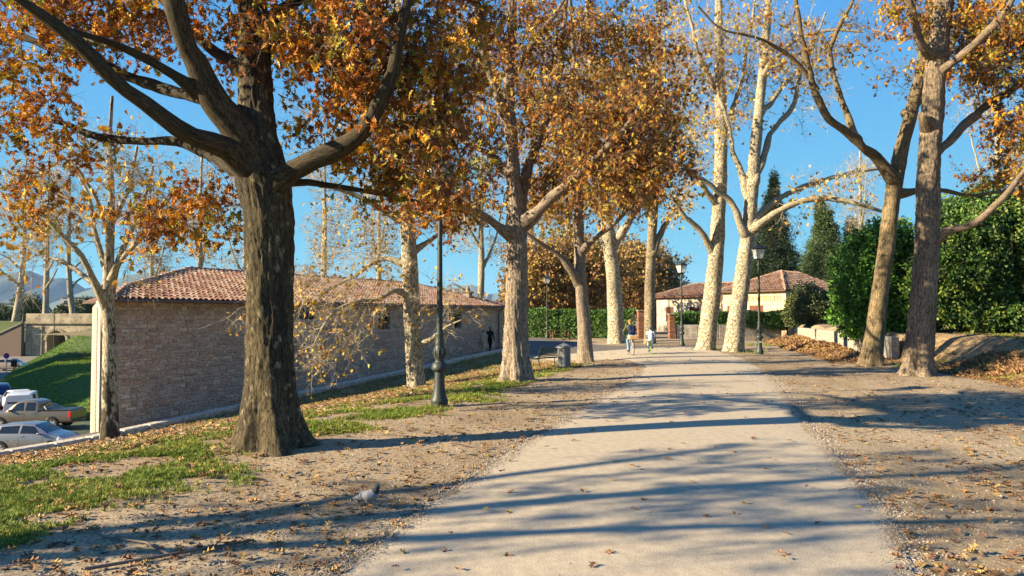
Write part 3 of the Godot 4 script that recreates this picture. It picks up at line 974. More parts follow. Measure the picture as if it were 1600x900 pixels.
func gateway() -> void:
	var d := 126.0
	var t := thing("stone_gateway", "old stone gateway with arched tunnel and parapet beyond the car park", "gateway", V(-76.0, LOW, d))
	var base := t.position
	# facade with an arch opening, made of strips
	var w := B.new()
	var xl := -81.6; var xr := -58.0
	var cx := -76.4; var rad := 1.6; var spring := -2.5; var top := 0.45
	var f := func(x: float, y: float, z: float) -> Vector3: return V(x, y, d + z) - base
	w.quad(f.call(xl, LOW, 0), f.call(cx - rad, LOW, 0), f.call(cx - rad, top, 0), f.call(xl, top, 0))
	w.quad(f.call(cx + rad, LOW, 0), f.call(xr, LOW, 0), f.call(xr, top, 0), f.call(cx + rad, top, 0))
	var n := 12
	for k in n:
		var a0 := PI * k / n; var a1 := PI * (k + 1) / n
		var p0 := Vector2(cx + cos(a0) * rad, spring + sin(a0) * rad); var p1 := Vector2(cx + cos(a1) * rad, spring + sin(a1) * rad)
		w.quad(f.call(p0.x, p0.y, 0), f.call(p1.x, p1.y, 0), f.call(p1.x, top, 0), f.call(p0.x, top, 0))
		w.quad(f.call(p0.x, p0.y, 0), f.call(p1.x, p1.y, 0), f.call(p1.x, p1.y, 14), f.call(p0.x, p0.y, 14))
	for s in [-1, 1]:
		w.quad(f.call(cx + s * rad, LOW, 0), f.call(cx + s * rad, spring, 0), f.call(cx + s * rad, spring, 14), f.call(cx + s * rad, LOW, 14))
	w.quad(f.call(cx - rad, LOW, 14), f.call(cx + rad, LOW, 14), f.call(cx + rad, spring + rad, 14), f.call(cx - rad, spring + rad, 14))
	w.quad(f.call(xl, LOW, 0), f.call(xl, top, 0), f.call(xl, top, 3), f.call(xl, LOW, 3))
	put(w, "facade", M.gate_stone, t)
	var p := B.new()
	p.box(f.call((xl + xr) * 0.5, 1.25, 0.35), Vector3(xr - xl, 1.5, 0.7), Basis.IDENTITY, 0.06)
	put(p, "parapet", M.gate_stone, t)
	var c := B.new()
	c.box(f.call((xl + xr) * 0.5, 0.4, 0.1), Vector3(xr - xl, 0.22, 0.8), Basis.IDENTITY, 0.04)
	put(c, "cornice", M.gate_stone, t)
	for k in 15:      # voussoirs
		var a := PI * (k + 0.5) / 15.0
		var b := B.new()
		b.box(Vector3.ZERO, Vector3(0.42, 0.3, 0.24), Basis(Vector3(0, 0, 1), a), 0.03)
		put(b, "arch_stone", M.gate_stone, t).position = f.call(cx + cos(a) * (rad + 0.22), spring + sin(a) * (rad + 0.22), -0.06)
	var fr := B.new()
	for e in [[-80.7, -2.6, 0.25, 4.6], [-78.9, -2.6, 0.25, 4.6], [-79.8, -0.2, 2.05, 0.25]]:
		fr.box(f.call(e[0], e[1], -0.05), Vector3(e[2], e[3], 0.2), Basis.IDENTITY, 0.02)
	put(fr, "blind_door_frame", M.gate_stone, t)
	# brick wing wall, its top sloping down away from the gate
	var wt := thing("wing_wall", "brown brick wing wall with sloping top beside the stone gateway", "wall", V(-86.0, LOW, d - 1.0))
	var wb := B.new(); wb.col = Color(0.27, 0.20, 0.15)
	var poly := PackedVector2Array([Vector2(-98, LOW - 0.2), Vector2(-81.65, LOW - 0.2), Vector2(-81.65, 0.35), Vector2(-86.5, -1.9), Vector2(-92, -3.6), Vector2(-98, -4.2)])
	wb.prism(poly, 0.8, Transform3D(Basis.IDENTITY, V(0, 0, d - 0.2) - wt.position))
	put(wb, "brickwork", M.stone, wt)
	var cb := B.new(); cb.col = Color(0.42, 0.37, 0.3)
	for e in [[Vector2(-81.65, 0.4), Vector2(-86.5, -1.85)], [Vector2(-86.5, -1.85), Vector2(-92, -3.55)], [Vector2(-92, -3.55), Vector2(-98, -4.15)]]:
		var a := V(e[0].x, e[0].y, d - 0.6) - wt.position; var g := V(e[1].x, e[1].y, d - 0.6) - wt.position
		var al: Vector3 = (g - a).normalized()
		cb.box((a + g) * 0.5, Vector3((g - a).length(), 0.2, 1.1), Basis(al, Vector3(0, 0, 1).cross(al), Vector3(0, 0, 1)), 0.03)
	put(cb, "coping", M.stone, wt)
	# grassy rampart behind and its level top
	var bb := B.new()
	for i in 3:
		for k in 41:
			var x := lerpf(-240.0, -20.0, k / 40.0)
			var y: float = [-4.3, 0.6, 0.7][i]
			if x > -82.5 and i == 0: y = 0.4
			bb.col = Color(0.09, 0.14, 0.03).lerp(Color(0.14, 0.17, 0.05), rng.randf())
			bb.vert(V(x, y, [d + 0.5, d + 5.0, d + 60.0][i]), Vector3.UP)
	sheet(bb, 3, 41, 0); smooth(bb)
	tag(put(bb, "terrain", M.ground, self), "grassy far rampart behind the stone gateway", "rampart", "", "structure")

func far_town() -> void:
	# hills on the horizon
	var b := B.new()
	for i in 2:
		for k in 161:
			var a := lerpf(-1.0, 1.0, k / 160.0)
			var r := 4200.0
			var h := 110.0 + 190.0 * absf(noise.get_noise_2d(a * 260.0, 40.0)) + 60.0 * noise.get_noise_2d(a * 900.0, 10.0) + 60.0 * exp(-pow((a + 0.35) * 3.0, 2.0))
			b.vert(V(sin(a) * r, -20.0 if i == 0 else h, cos(a) * r + (0.0 if i == 0 else 700.0)), Vector3.UP)
	sheet(b, 2, 161, 0); smooth(b)
	tag(put(b, "hills", M.hill, self), "blue wooded hills on the horizon", "hills", "", "structure")
	# houses of the town past the rampart
	var list := [
		[-205.0, 300.0, 26.0, 9.0, 14.0, "long white building with a flat roof beyond the far rampart", false],
		[-187.0, 330.0, 16.0, 12.0, 12.0, "tall pale building with window rows beyond the far rampart", false],
		[-128.0, 225.0, 9.0, 5.0, 8.0, "small cream house with orange tiled roof beyond the stone gateway", true],
	]
	for e in list:
		var t := thing("distant_house", e[5], "house", V(e[0], LOW, e[1]), 0.1)
		var w := B.new()
		var hh: float = e[3] - LOW * 0.0 + (1.0 if e[6] else 2.0)
		w.box(Vector3(0, hh * 0.5, 0), Vector3(e[2], hh, e[4]))
		put(w, "wall", M.white_plaster if not e[6] else M.plaster, t)
		var rb := B.new(); rb.col = Color(0.45, 0.2, 0.1)
		if e[6]:
			var x: float = e[2] * 0.5 + 0.4; var z: float = e[4] * 0.5 + 0.4
			for s in [-1, 1]: rb.quad(Vector3(-x, hh, z * s), Vector3(x, hh, z * s), Vector3(x, hh + 2.2, 0), Vector3(-x, hh + 2.2, 0))
			for s in [-1, 1]: rb.tri(Vector3(x * s, hh, z), Vector3(x * s, hh, -z), Vector3(x * s, hh + 2.2, 0))
		else:
			rb.col = Color(0.4, 0.38, 0.35); rb.box(Vector3(0, hh + 0.15, 0), Vector3(e[2] + 0.6, 0.3, e[4] + 0.6))
		put(rb, "roof", M.tile, t)
		for k in int(e[2] / 3.2):
			for r in int(hh / 3.5):
				var wb := B.new()
				wb.box(Vector3(-e[2] * 0.5 + 1.8 + k * 3.2, 2.0 + r * 3.3, e[4] * 0.5 + 0.02), Vector3(1.2, 1.5, 0.12))
				put(wb, "window", M.car_glass, t)

# ---------------------------------------------------------------- leaves, twigs, grass
func lobed_leaf(curl := 0.25) -> ArrayMesh:
	var e := [Vector2(0.015, 0.0), Vector2(0.02, 0.14), Vector2(0.24, 0.2), Vector2(0.1, 0.34), Vector2(0.4, 0.5), Vector2(0.14, 0.56), Vector2(0.27, 0.78), Vector2(0.09, 0.8), Vector2(0.0, 1.0)]
	var b := B.new()
	for s in [-1.0, 1.0]:
		for k in e.size() - 1:
			var q := []
			for p in [Vector2(0, e[k].y), Vector2(e[k].x * s, e[k].y), Vector2(e[k + 1].x * s, e[k + 1].y), Vector2(0, e[k + 1].y)]:
				q.append(Vector3(p.x, p.y, absf(p.x) * 0.45 - curl * p.y * p.y + 0.05 * sin(p.x * 14.0)))
			b.quad(q[0], q[1], q[2], q[3])
	return b.mesh()

func kite_leaf() -> ArrayMesh:
	var b := B.new()
	for s in [-1.0, 1.0]:
		b.tri(Vector3.ZERO, Vector3(0.42 * s, 0.42, 0.12), Vector3(0, 0.5, -0.02))
		b.tri(Vector3(0, 0.5, -0.02), Vector3(0.42 * s, 0.42, 0.12), Vector3(0, 1.0, -0.2))
	return b.mesh()

func cluster_mesh(n: int, size: float, narrow := 0.36) -> ArrayMesh:
	var r := RandomNumberGenerator.new(); r.seed = 77 + n
	var b := B.new()
	for k in n:
		var dir := Vector3(r.randf_range(-1, 1), r.randf_range(-0.7, 1), r.randf_range(-1, 1)).normalized()
		var side := dir.cross(Vector3(r.randf_range(-1, 1), r.randf_range(-1, 1), r.randf_range(-1, 1))).normalized()
		var up := side.cross(dir)
		var o := dir * size * r.randf_range(0.2, 1.0)
		var l := size * r.randf_range(0.8, 1.25)
		b.col = Color.WHITE * r.randf_range(0.75, 1.2)
		for s in [-1.0, 1.0]:
			b.tri(o, o + dir * l * 0.45 + side * l * narrow * s + up * l * 0.1, o + dir * l)
	return b.mesh()

func tuft_mesh() -> ArrayMesh:
	var r := RandomNumberGenerator.new(); r.seed = 5
	var b := B.new()
	for k in 11:
		var a := r.randf() * TAU
		var o := Vector3(cos(a), 0, sin(a)) * r.randf() * 0.035
		var lean := Vector3(cos(a), 0, sin(a)) * r.randf_range(0.01, 0.05)
		var h := r.randf_range(0.03, 0.085)
		var w := Vector3(-sin(a), 0, cos(a)) * 0.004
		b.col = Color.WHITE * r.randf_range(0.7, 1.2)
		var m := o + lean * 0.35 + Vector3.UP * h * 0.6
		b.quad(o - w, o + w, m + w * 0.8, m - w * 0.8)
		b.tri(m - w * 0.8, m + w * 0.8, o + lean + Vector3.UP * h)
	return b.mesh()

func make_sprays() -> void:
	var r := RandomNumberGenerator.new(); r.seed = 9
	for v in 4:
		var b := B.new()
		var nodes := []
		var pts := []; var rad := []
		var p := Vector3.ZERO; var dir := Vector3.UP
		for k in 5:
			pts.append(p); rad.append(0.0075 - 0.0013 * k)
			if k > 1: nodes.append(p)
			dir = (dir + Vector3(r.randf_range(-0.3, 0.3), 0.05, r.randf_range(-0.3, 0.3))).normalized()
			p += dir * 0.22
		b.tube(pts, rad, 3, false)
		for k in 8:
			var t := r.randf_range(0.1, 0.95) * 4.0
			var i := mini(int(t), 3)
			var s: Vector3 = pts[i].lerp(pts[i + 1], t - i)
			var a := r.randf() * TAU
			var d := Vector3(cos(a), r.randf_range(0.3, 1.0), sin(a)).normalized()
			var l := r.randf_range(0.2, 0.5)
			var m := s + d * l * 0.5 + Vector3(r.randf_range(-0.04, 0.04), 0.0, r.randf_range(-0.04, 0.04))
			var e := s + d * l + Vector3(r.randf_range(-0.05, 0.05), 0.05, r.randf_range(-0.05, 0.05))
			b.tube([s, m, e], [0.004, 0.003, 0.0018], 3, false)
			nodes.append(s.lerp(m, 0.7)); nodes.append(m); nodes.append(m.lerp(e, 0.5)); nodes.append(e)
		SPRAYS.append([b.mesh(), nodes])

# ---------------------------------------------------------------- trees
func traced(list: Array, d: float, base = null) -> Array:     # [px, py, width px, depth offset] -> points and radii, smoothed
	var raw := []; var rr := []
	for e in list:
		var dd: float = d + (e[3] if e.size() > 3 else 0.0)
		raw.append(W(e[0], e[1], dd)); rr.append(e[2] * 0.5 / F * dd)
	if base != null: raw[0] = base
	var pts := []; var rad := []
	var n := raw.size()
	for i in n - 1:
		var a: Vector3 = raw[maxi(i - 1, 0)]; var b: Vector3 = raw[i]; var c: Vector3 = raw[i + 1]; var e: Vector3 = raw[mini(i + 2, n - 1)]
		var cuts := clampi(int((c - b).length() / 0.22), 2, 24)
		for k in cuts:
			var t := float(k) / cuts
			pts.append(b.cubic_interpolate(c, a, e, t)); rad.append(lerpf(rr[i], rr[i + 1], t))
	pts.append(raw[-1]); rad.append(rr[-1])
	return [pts, rad]

func bole(b: B, pts: Array, rad: Array, sides: int, ridge: float, flare: float, tone: Array, lichen := 0.0) -> void:
	var first := b.P.size()
	var along := 0.0
	var ph := rng.randf() * 10.0
	for k in pts.size():
		var d: Vector3 = (pts[mini(k + 1, pts.size() - 1)] - pts[maxi(k - 1, 0)]).normalized()
		var side := d.cross(Vector3(0, 0, 1)).normalized()
		var up := d.cross(side)
		if k: along += (pts[k] - pts[k - 1]).length()
		for j in sides + 1:
			var a := TAU * (j % sides) / sides
			var o := side * cos(a) + up * sin(a)
			var r: float = rad[k]
			var root := exp(-along / (0.3 + 0.25 * flare))
			r *= 1.0 + flare * root * (0.75 + 0.5 * sin(5.0 * a + ph) + 0.35 * sin(3.0 * a + 1.7 * ph))
			var q := Vector3(cos(a) * rad[0] * 1100.0, along * 150.0 + ph * 50.0, sin(a) * rad[0] * 1100.0)
			var n1 := noise.get_noise_3dv(q)
			var n2 := noise.get_noise_3dv(Vector3(cos(a) * 40.0, along * 30.0 + ph * 9.0, sin(a) * 40.0))
			r += rad[0] * (ridge * (absf(n1) * 2.6 - 0.6) + 0.16 * n2 * (1.0 + 1.5 * root))
			b.col = tone[0].lerp(tone[1], clampf(0.5 + 1.6 * noise.get_noise_3dv(Vector3(cos(a) * 60.0, along * 50.0 + ph, sin(a) * 60.0 + 90.0)), 0, 1))
			if lichen < 0.0:      # black scars on white bark, running together at the foot
				var sp := noise.get_noise_3dv(Vector3(cos(a) * 60.0, along * 190.0, sin(a) * 60.0 + 300.0)) + 0.5 * noise.get_noise_3dv(Vector3(cos(a) * 300.0, along * 500.0, sin(a) * 300.0))
				b.col = Color(0.2, 0.185, 0.17) if sp > curve([[0.0, -0.6], [0.7, -0.2], [1.3, 0.14], [2.4, 0.3], [9.0, 0.4]], along) else tone[1]
			if lichen > 0.0:
				var sp := noise.get_noise_3dv(Vector3(cos(a) * rad[0] * 420.0, along * 420.0, sin(a) * rad[0] * 420.0 + 700.0))
				if sp > 0.52 - lichen * 0.2: b.col = Color(0.75, 0.78, 0.7)
			b.vert(pts[k] + o * r, o, Vector2(float(j) / sides, along))
	for k in pts.size() - 1:
		for j in sides:
			var a := first + k * (sides + 1) + j
			var e := a + sides + 1
			b.I.append_array(PackedInt32Array([a, a + 1, e, a + 1, e + 1, e]))
	# normals from the relief
	var acc := PackedVector3Array(); acc.resize(b.P.size())
	for k in range(0, b.I.size(), 3):
		var n := (b.P[b.I[k + 2]] - b.P[b.I[k]]).cross(b.P[b.I[k + 1]] - b.P[b.I[k]])
		for j in 3: acc[b.I[k + j]] += n
	for k in pts.size():
		var i0 := first + k * (sides + 1); var i1 := i0 + sides
		var s := acc[i0] + acc[i1]; acc[i0] = s; acc[i1] = s
	for i in range(first, b.P.size()):
		var n := acc[i].normalized()
		b.N[i] = n if n.dot(b.N[i]) > 0 else -n

func tree(called: String, label: String, group: String, trunk: Array, limbs: Array, blobs: Array, o: Dictionary) -> Node3D:
	var d: float = o.d
	var foot := W(trunk[0][0], trunk[0][1], d)
	var base: Vector3 = o.base if o.has("base") else G(foot.x, d)
	var t := thing(called, label, "tree", base, 0.0, group)
	var tr := traced(trunk, d, base - Vector3.UP * 0.06)
	var P := []; var D := []; var R := []
	var loc := func(a: Array) -> Array: return a.map(func(p): return p - base)
	var tone: Array = o.get("tone", [Color(0.85, 0.85, 0.85), Color(1.1, 1.08, 1.0)])
	var tb := B.new()
	var fine := []; var finer := []     # rings closer together on the trunk
	for k in tr[0].size() - 1:
		var cuts: int = o.get("cuts", 2)
		for j in cuts:
			fine.append(tr[0][k].lerp(tr[0][k + 1], float(j) / cuts) - base); finer.append(lerpf(tr[1][k], tr[1][k + 1], float(j) / cuts))
	fine.append(tr[0][-1] - base); finer.append(tr[1][-1])
	bole(tb, fine, finer, o.get("sides", 28), o.get("ridge", 0.03), o.get("flare", 0.3), tone, o.get("lichen", 0.0))
	put(tb, "trunk", o.bark, t)
	var crown_from: float = o.get("from", 0.45)
	for k in tr[0].size():
		if float(k) / tr[0].size() > crown_from:
			P.append(tr[0][k]); D.append((tr[0][k] - tr[0][k - 1]).normalized()); R.append(tr[1][k])
	for l in limbs:
		var lr := traced(l, d)
		var lb := B.new()
		lb.col = tone[0].lerp(tone[1], rng.randf())
		for k in lr[0].size():      # knees and swellings
			lr[0][k] += Vector3(noise.get_noise_2d(k * 9.0, l[0][0]), noise.get_noise_2d(k * 9.0, l[0][0] + 40.0), noise.get_noise_2d(k * 9.0, l[0][0] + 90.0)) * lr[1][k] * 1.1
			lr[1][k] *= 1.0 + 0.12 * exp(-k * 0.6)
			lr[1][k] *= 1.0 + 0.28 * noise.get_noise_2d(k * 24.0, l[0][1])
		lb.tube(loc.call(lr[0]), lr[1], 9 if l[0][2] < 14 else 14)
		put(lb, "limb", o.limb_bark, t)
		for k in lr[0].size():
			if k > lr[0].size() * 0.25:
				P.append(lr[0][k]); D.append((lr[0][k] - lr[0][k - 1]).normalized()); R.append(lr[1][k])
	# boughs grow from the nearest wood towards places spread through the crown
	var aims := []
	var heart: Vector3 = P[0]
	for e in blobs:
		var c := W(e[0], e[1], d + e[2])
		for k in int(e[6]):
			var v := Vector3(rng.randfn(), rng.randfn(), rng.randfn()).normalized() * pow(rng.randf(), 0.45)
			aims.append(c + v * Vector3(e[3], e[4], e[5]))
	aims.sort_custom(func(a, b): return a.distance_squared_to(heart) < b.distance_squared_to(heart))
	var bb := B.new()
	bb.col = tone[0].lerp(tone[1], 0.5)
	var where := []; var which := []
	var lift: float = o.get("lift", 0.0)
	for a in aims:
		var best := -1; var bd := 1e9
		for k in P.size():
			var v: Vector3 = a - P[k]
			var q := v.length_squared()
			if q < bd:
				var w: float = q * (1.35 - 0.6 * D[k].dot(v) / (sqrt(q) + 0.01))
				if w < bd:
					bd = w; best = k
		if best < 0: continue
		var s: Vector3 = P[best]
		var len: float = (a - s).length()
		if len < 0.05: continue
		var ctrl: Vector3 = s + (D[best] * 0.45 + (a - s).normalized() * 0.15 + Vector3.UP * lift) * len * 0.8
		var n := clampi(int(len / 0.4), 3, 8)
		var pts := []; var rad := []
		var r0: float = minf(R[best] * 0.72, o.get("thick", 0.012) * (0.7 + len))
		for k in n + 1:
			var u := float(k) / n
			var p: Vector3 = s.lerp(ctrl, u).lerp(ctrl.lerp(a, u), u)
			if k > 0: p += Vector3(rng.randfn(), rng.randfn(), rng.randfn()) * 0.035 * minf(len, 1.6)
			pts.append(p); rad.append(lerpf(r0, 0.006, pow(u, 0.8)))
		bb.tube(loc.call(pts), rad, 5 if r0 > 0.02 else 4, false)
		for k in range(1, n + 1):
			P.append(pts[k]); D.append((pts[k] - pts[k - 1]).normalized()); R.append(rad[k])
		# twig sprays near its end
		for k in int(o.get("sprays", 3)):
			var u := 1.0 if k == 0 else rng.randf_range(0.35, 1.0)
			var i := mini(int(u * n), n - 1)
			var p: Vector3 = pts[i].lerp(pts[i + 1], u * n - i)
			var dir: Vector3 = ((pts[i + 1] - pts[i]).normalized() * 0.8 + Vector3(rng.randfn(), rng.randfn() + float(o.get("droop", 0.0)), rng.randfn()) * 0.55).normalized()
			var side := dir.cross(Vector3(rng.randfn(), rng.randfn(), rng.randfn())).normalized()
			var bs := Basis(side, dir, side.cross(dir)).scaled(Vector3.ONE * float(o.get("reach", 0.9)) * rng.randf_range(0.7, 1.25))
			where.append(Transform3D(bs, p - base)); which.append(rng.randi_range(0, SPRAYS.size() - 1))
	put(bb, "branches", o.limb_bark, t, "stuff")
	for v in SPRAYS.size():
		var w := []
		for k in where.size():
			if which[k] == v: w.append(where[k])
		if w.size(): scatter("twigs", SPRAYS[v][0], o.twig, t, w, [])
	# leaves
	var lw := []; var lt := []
	var cols: Array = o.cols
	for k in where.size():
		var mood := rng.randi_range(0, cols.size() - 1)
		if rng.randf() < o.get("bald", 0.0): continue
		for p in SPRAYS[which[k]][1]:
			if rng.randf() > o.leafp: continue
			var at: Vector3 = where[k] * p
			var hang := Vector3(rng.randfn() * 0.7, -0.7 + rng.randfn() * 0.7, rng.randfn() * 0.7).normalized()
			var side := hang.cross(Vector3(rng.randfn(), rng.randfn(), rng.randfn())).normalized()
			var sz: float = float(o.lsize) * rng.randf_range(0.5, 1.35)
			lw.append(Transform3D(Basis(side, hang, side.cross(hang)).scaled(Vector3.ONE * sz), at))
			var c: Color = cols[mood] if rng.randf() < 0.7 else cols[rng.randi_range(0, cols.size() - 1)]
			lt.append(c * rng.randf_range(0.75, 1.25))
	if lw.size(): scatter("crown", o.leafmesh, M.leaf, t, lw, lt)
	return t

func bush(called: String, label: String, category: String, group: String, at: Vector3, blobs: Array, cols: Array, leaf: float, mesh: Mesh = null, stems := 5) -> Node3D:
	var t := thing(called, label, category, at, 0.0, group)
	var sb := B.new()
	var where := []; var tint := []
	var m: Mesh = mesh if mesh else cluster_mesh(8, leaf)
	for e in blobs:
		var c := Vector3(e[0], e[1], e[2])
		for k in stems:
			var tip := c + Vector3(rng.randfn() * e[3], rng.randfn() * e[4] + e[4] * 0.4, rng.randfn() * e[5]) * 0.45
			sb.tube([Vector3(rng.randf_range(-0.3, 0.3), -0.1, rng.randf_range(-0.3, 0.3)), Vector3(c.x * 0.4, tip.y * 0.5, c.z * 0.4), tip], [0.09, 0.06, 0.015], 5, false)
		for k in int(e[6]):
			var v := Vector3(rng.randfn(), rng.randfn(), rng.randfn()).normalized()
			var lump := 1.0 + 0.6 * noise.get_noise_3dv((v * Vector3(e[3], e[4], e[5]) + c) * 28.0) + 0.3 * noise.get_noise_3dv((v * Vector3(e[3], e[4], e[5]) + c) * 80.0)
			var p := c + v * Vector3(e[3], e[4], e[5]) * lump * pow(rng.randf(), 0.3)
			if at.y + p.y < at.y + 0.05: continue
			where.append(Transform3D(rand_turn().scaled(Vector3.ONE * rng.randf_range(0.75, 1.35)), p))
			tint.append(cols[rng.randi_range(0, cols.size() - 1)] * rng.randf_range(0.7, 1.3))
	put(sb, "stems", M.twig, t)
	scatter("foliage", m, M.green, t, where, tint)
	return t

func trees() -> void:
	var lobed := lobed_leaf()
	var kite := kite_leaf()
	var ORANGE := [Color(0.46, 0.18, 0.022), Color(0.54, 0.27, 0.03), Color(0.29, 0.10, 0.02), Color(0.60, 0.38, 0.045), Color(0.19, 0.08, 0.025), Color(0.26, 0.23, 0.03)]
	var RUST := [Color(0.35, 0.14, 0.025), Color(0.44, 0.21, 0.035), Color(0.24, 0.095, 0.025), Color(0.52, 0.33, 0.05), Color(0.18, 0.08, 0.025), Color(0.36, 0.28, 0.045)]
	var YELLOW := [Color(0.48, 0.33, 0.05), Color(0.40, 0.25, 0.05), Color(0.32, 0.28, 0.05), Color(0.36, 0.2, 0.05)]
	var oak := {"bark": M.oak_bark, "limb_bark": M.limb_bark, "twig": M.twig, "leafmesh": lobed}
	var plane := {"bark": M.plane_bark, "limb_bark": M.plane_bark, "twig": M.pale_twig, "leafmesh": kite, "ridge": 0.012, "flare": 0.16, "cols": YELLOW, "sides": 20}

	# the great oak by the verge
	tree("oak_tree", "massive dark-trunked oak with orange leaves beside the gravel verge, its roots flaring", "oaks along the path",
		[[425, 706, 76], [422, 640, 70], [421, 540, 67], [421, 430, 67], [418, 330, 74], [410, 275, 84], [404, 215, 60], [400, 110, 50, 0.4], [396, 0, 42, 0.6], [400, -150, 34, 0.8], [410, -330, 22, 1.0], [400, -520, 10, 1.0]],
		[[[412, 292, 40], [362, 243, 34, -0.4], [285, 205, 28, -1.1], [200, 140, 25, -1.6], [120, 70, 22, -2.0], [40, 10, 18, -2.3], [-60, -60, 16, -2.6], [-180, -130, 9, -2.8]],
		[[410, 275, 52], [372, 200, 48, -0.3], [322, 125, 40, -0.7], [290, 50, 34, -1.0], [265, -20, 30, -1.2], [230, -160, 22, -1.3], [180, -300, 10, -1.4]],
		[[412, 318, 36], [464, 276, 35, -0.2], [520, 245, 31, -0.4], [572, 205, 26, -0.6], [605, 140, 22, -0.7], [625, 60, 19, -0.8], [645, -40, 15, -0.9], [690, -180, 12, -1.0]],
		[[405, 290, 22], [352, 258, 18, 0.7], [290, 226, 15, 1.3], [220, 224, 14, 1.9], [150, 212, 11, 2.4], [95, 190, 8, 2.8], [20, 180, 5, 3.0]],
		[[330, 160, 30, -0.5], [300, 155, 19, 0.3], [240, 132, 17, 0.9], [160, 98, 15, 1.4], [70, 70, 12, 1.9], [0, 50, 9, 2.2], [-90, 40, 5, 2.3]],
		[[310, 148, 24, -0.6], [270, 120, 15, -0.9], [215, 88, 13, -1.2], [160, 62, 10, -1.6], [90, 40, 6, -1.9]],
		[[395, 130, 30, 0.4], [360, 95, 18, 1.4], [300, 50, 13, 2.2], [250, 0, 9, 2.8]],
		[[405, 60, 28, 0.5], [460, 10, 20, 1.3], [540, -60, 13, 2.0], [600, -140, 8, 2.4]],
		[[430, 292, 12, 0.1], [480, 288, 10, 0.4], [550, 296, 8, 0.7], [640, 312, 6, 1.0], [700, 330, 4, 1.2]]],
		[[60, 40, 0.6, 1.6, 0.7, 1.4, 26], [20, 150, 1.6, 1.2, 0.7, 1.2, 14], [150, 20, 1.0, 1.6, 0.6, 1.4, 24], [90, 215, 2.4, 1.0, 0.4, 0.9, 8], [60, 290, 2.0, 0.7, 0.7, 0.7, 8], [250, 330, 1.6, 1.25, 0.5, 1.0, 16], [330, 300, 1.2, 0.7, 0.55, 0.7, 7],
		[330, 30, 1.4, 1.5, 0.6, 1.4, 28], [470, 50, 0.4, 1.3, 0.7, 1.8, 34], [560, 100, 0.1, 1.1, 0.9, 1.4, 32], [620, 60, 0.0, 1.2, 0.8, 1.4, 32], [520, 200, 1.4, 0.7, 0.6, 0.8, 8], [650, 190, 0.1, 0.8, 0.8, 1.1, 22], [600, 255, 0.5, 0.8, 0.5, 0.9, 12], [690, 60, 0.5, 0.8, 1.0, 1.1, 20],
		[690, 265, -0.3, 0.5, 0.35, 0.6, 12], [400, -180, 0.5, 3.6, 1.8, 3.0, 80], [200, -200, -0.5, 3.0, 1.8, 2.6, 60], [620, -180, 0.0, 2.4, 1.6, 2.4, 50], [400, -430, 0.8, 3.0, 1.8, 2.8, 60]],
		oak.merged({"d": 11.3, "cols": ORANGE, "leafp": 0.44, "lsize": 0.14, "sprays": 3, "reach": 0.72, "droop": -0.35, "ridge": 0.06, "flare": 0.85, "lichen": 0.6, "sides": 96, "cuts": 6, "from": 0.5, "tone": [Color(0.17, 0.17, 0.135), Color(0.32, 0.315, 0.225)]}))
	print(" oak ", Time.get_ticks_msec())
	# second oak, past the street lamp
	tree("oak_tree", "pale fissured oak with dense rust-coloured crown behind the street lamp on the verge", "oaks along the path",
		[[808, 597, 40], [806, 540, 36], [807, 460, 34], [808, 390, 33], [808, 345, 33], [803, 290, 22], [800, 220, 18], [795, 150, 15], [797, 90, 13, 0.3], [800, 0, 11, 0.4], [800, -160, 7, 0.5], [795, -260, 3, 0.5]],
		[[[808, 360, 30], [850, 318, 18, -0.5], [890, 285, 15, -1.0], [930, 250, 12, -1.5], [975, 200, 9, -2.0], [1010, 150, 5, -2.3]],
		[[806, 375, 28], [775, 352, 14, -0.6], [735, 328, 12, -1.2], [695, 300, 10, -1.7], [655, 262, 7, -2.0], [620, 240, 4, -2.2]],
		[[808, 340, 26], [822, 265, 15, 0.4], [845, 215, 12, 0.8], [868, 140, 10, 1.1], [880, 60, 8, 1.4], [890, -60, 5, 1.6]],
		[[800, 215, 18], [770, 130, 12, -0.4], [750, 60, 9, -0.7], [735, -40, 6, -0.9]],
		[[797, 130, 14, 0.2], [830, 70, 9, -0.4], [870, 20, 7, -0.9], [920, -60, 4, -1.3]],
		[[803, 280, 20], [760, 240, 10, 1.0], [715, 215, 8, 1.8], [680, 160, 5, 2.4]]],
		[[690, 320, -0.8, 1.44, 0.84, 1.38, 28], [700, 230, 0.2, 1.68, 1.20, 1.84, 39], [760, 150, 0.0, 1.80, 1.56, 2.07, 47], [770, 50, 0.2, 2.16, 1.32, 2.07, 42], [860, 70, 0.2, 2.28, 1.44, 2.30, 51], [900, 170, -0.6, 1.80, 1.32, 1.95, 54], [960, 180, -1.2, 1.68, 1.44, 1.72, 51], [950, 270, -1.2, 1.80, 0.96, 1.49, 51], [1010, 260, -1.5, 1.32, 1.08, 1.26, 34], [1010, 120, -0.4, 1.56, 1.56, 1.72, 34], [870, 270, 0.4, 1.44, 0.96, 1.49, 30], [740, 300, 0.8, 1.44, 0.84, 1.38, 22], [950, 50, 0.4, 1.92, 1.44, 1.95, 34], [820, -110, 0.3, 4.32, 2.40, 3.68, 68]],
		oak.merged({"d": 22.3, "cols": RUST, "leafp": 0.36, "lsize": 0.155, "sprays": 3, "reach": 0.85, "droop": -0.2, "ridge": 0.08, "flare": 0.42, "sides": 64, "cuts": 3, "from": 0.4, "tone": [Color(1.15, 1.1, 1.0), Color(1.5, 1.42, 1.25)]}))
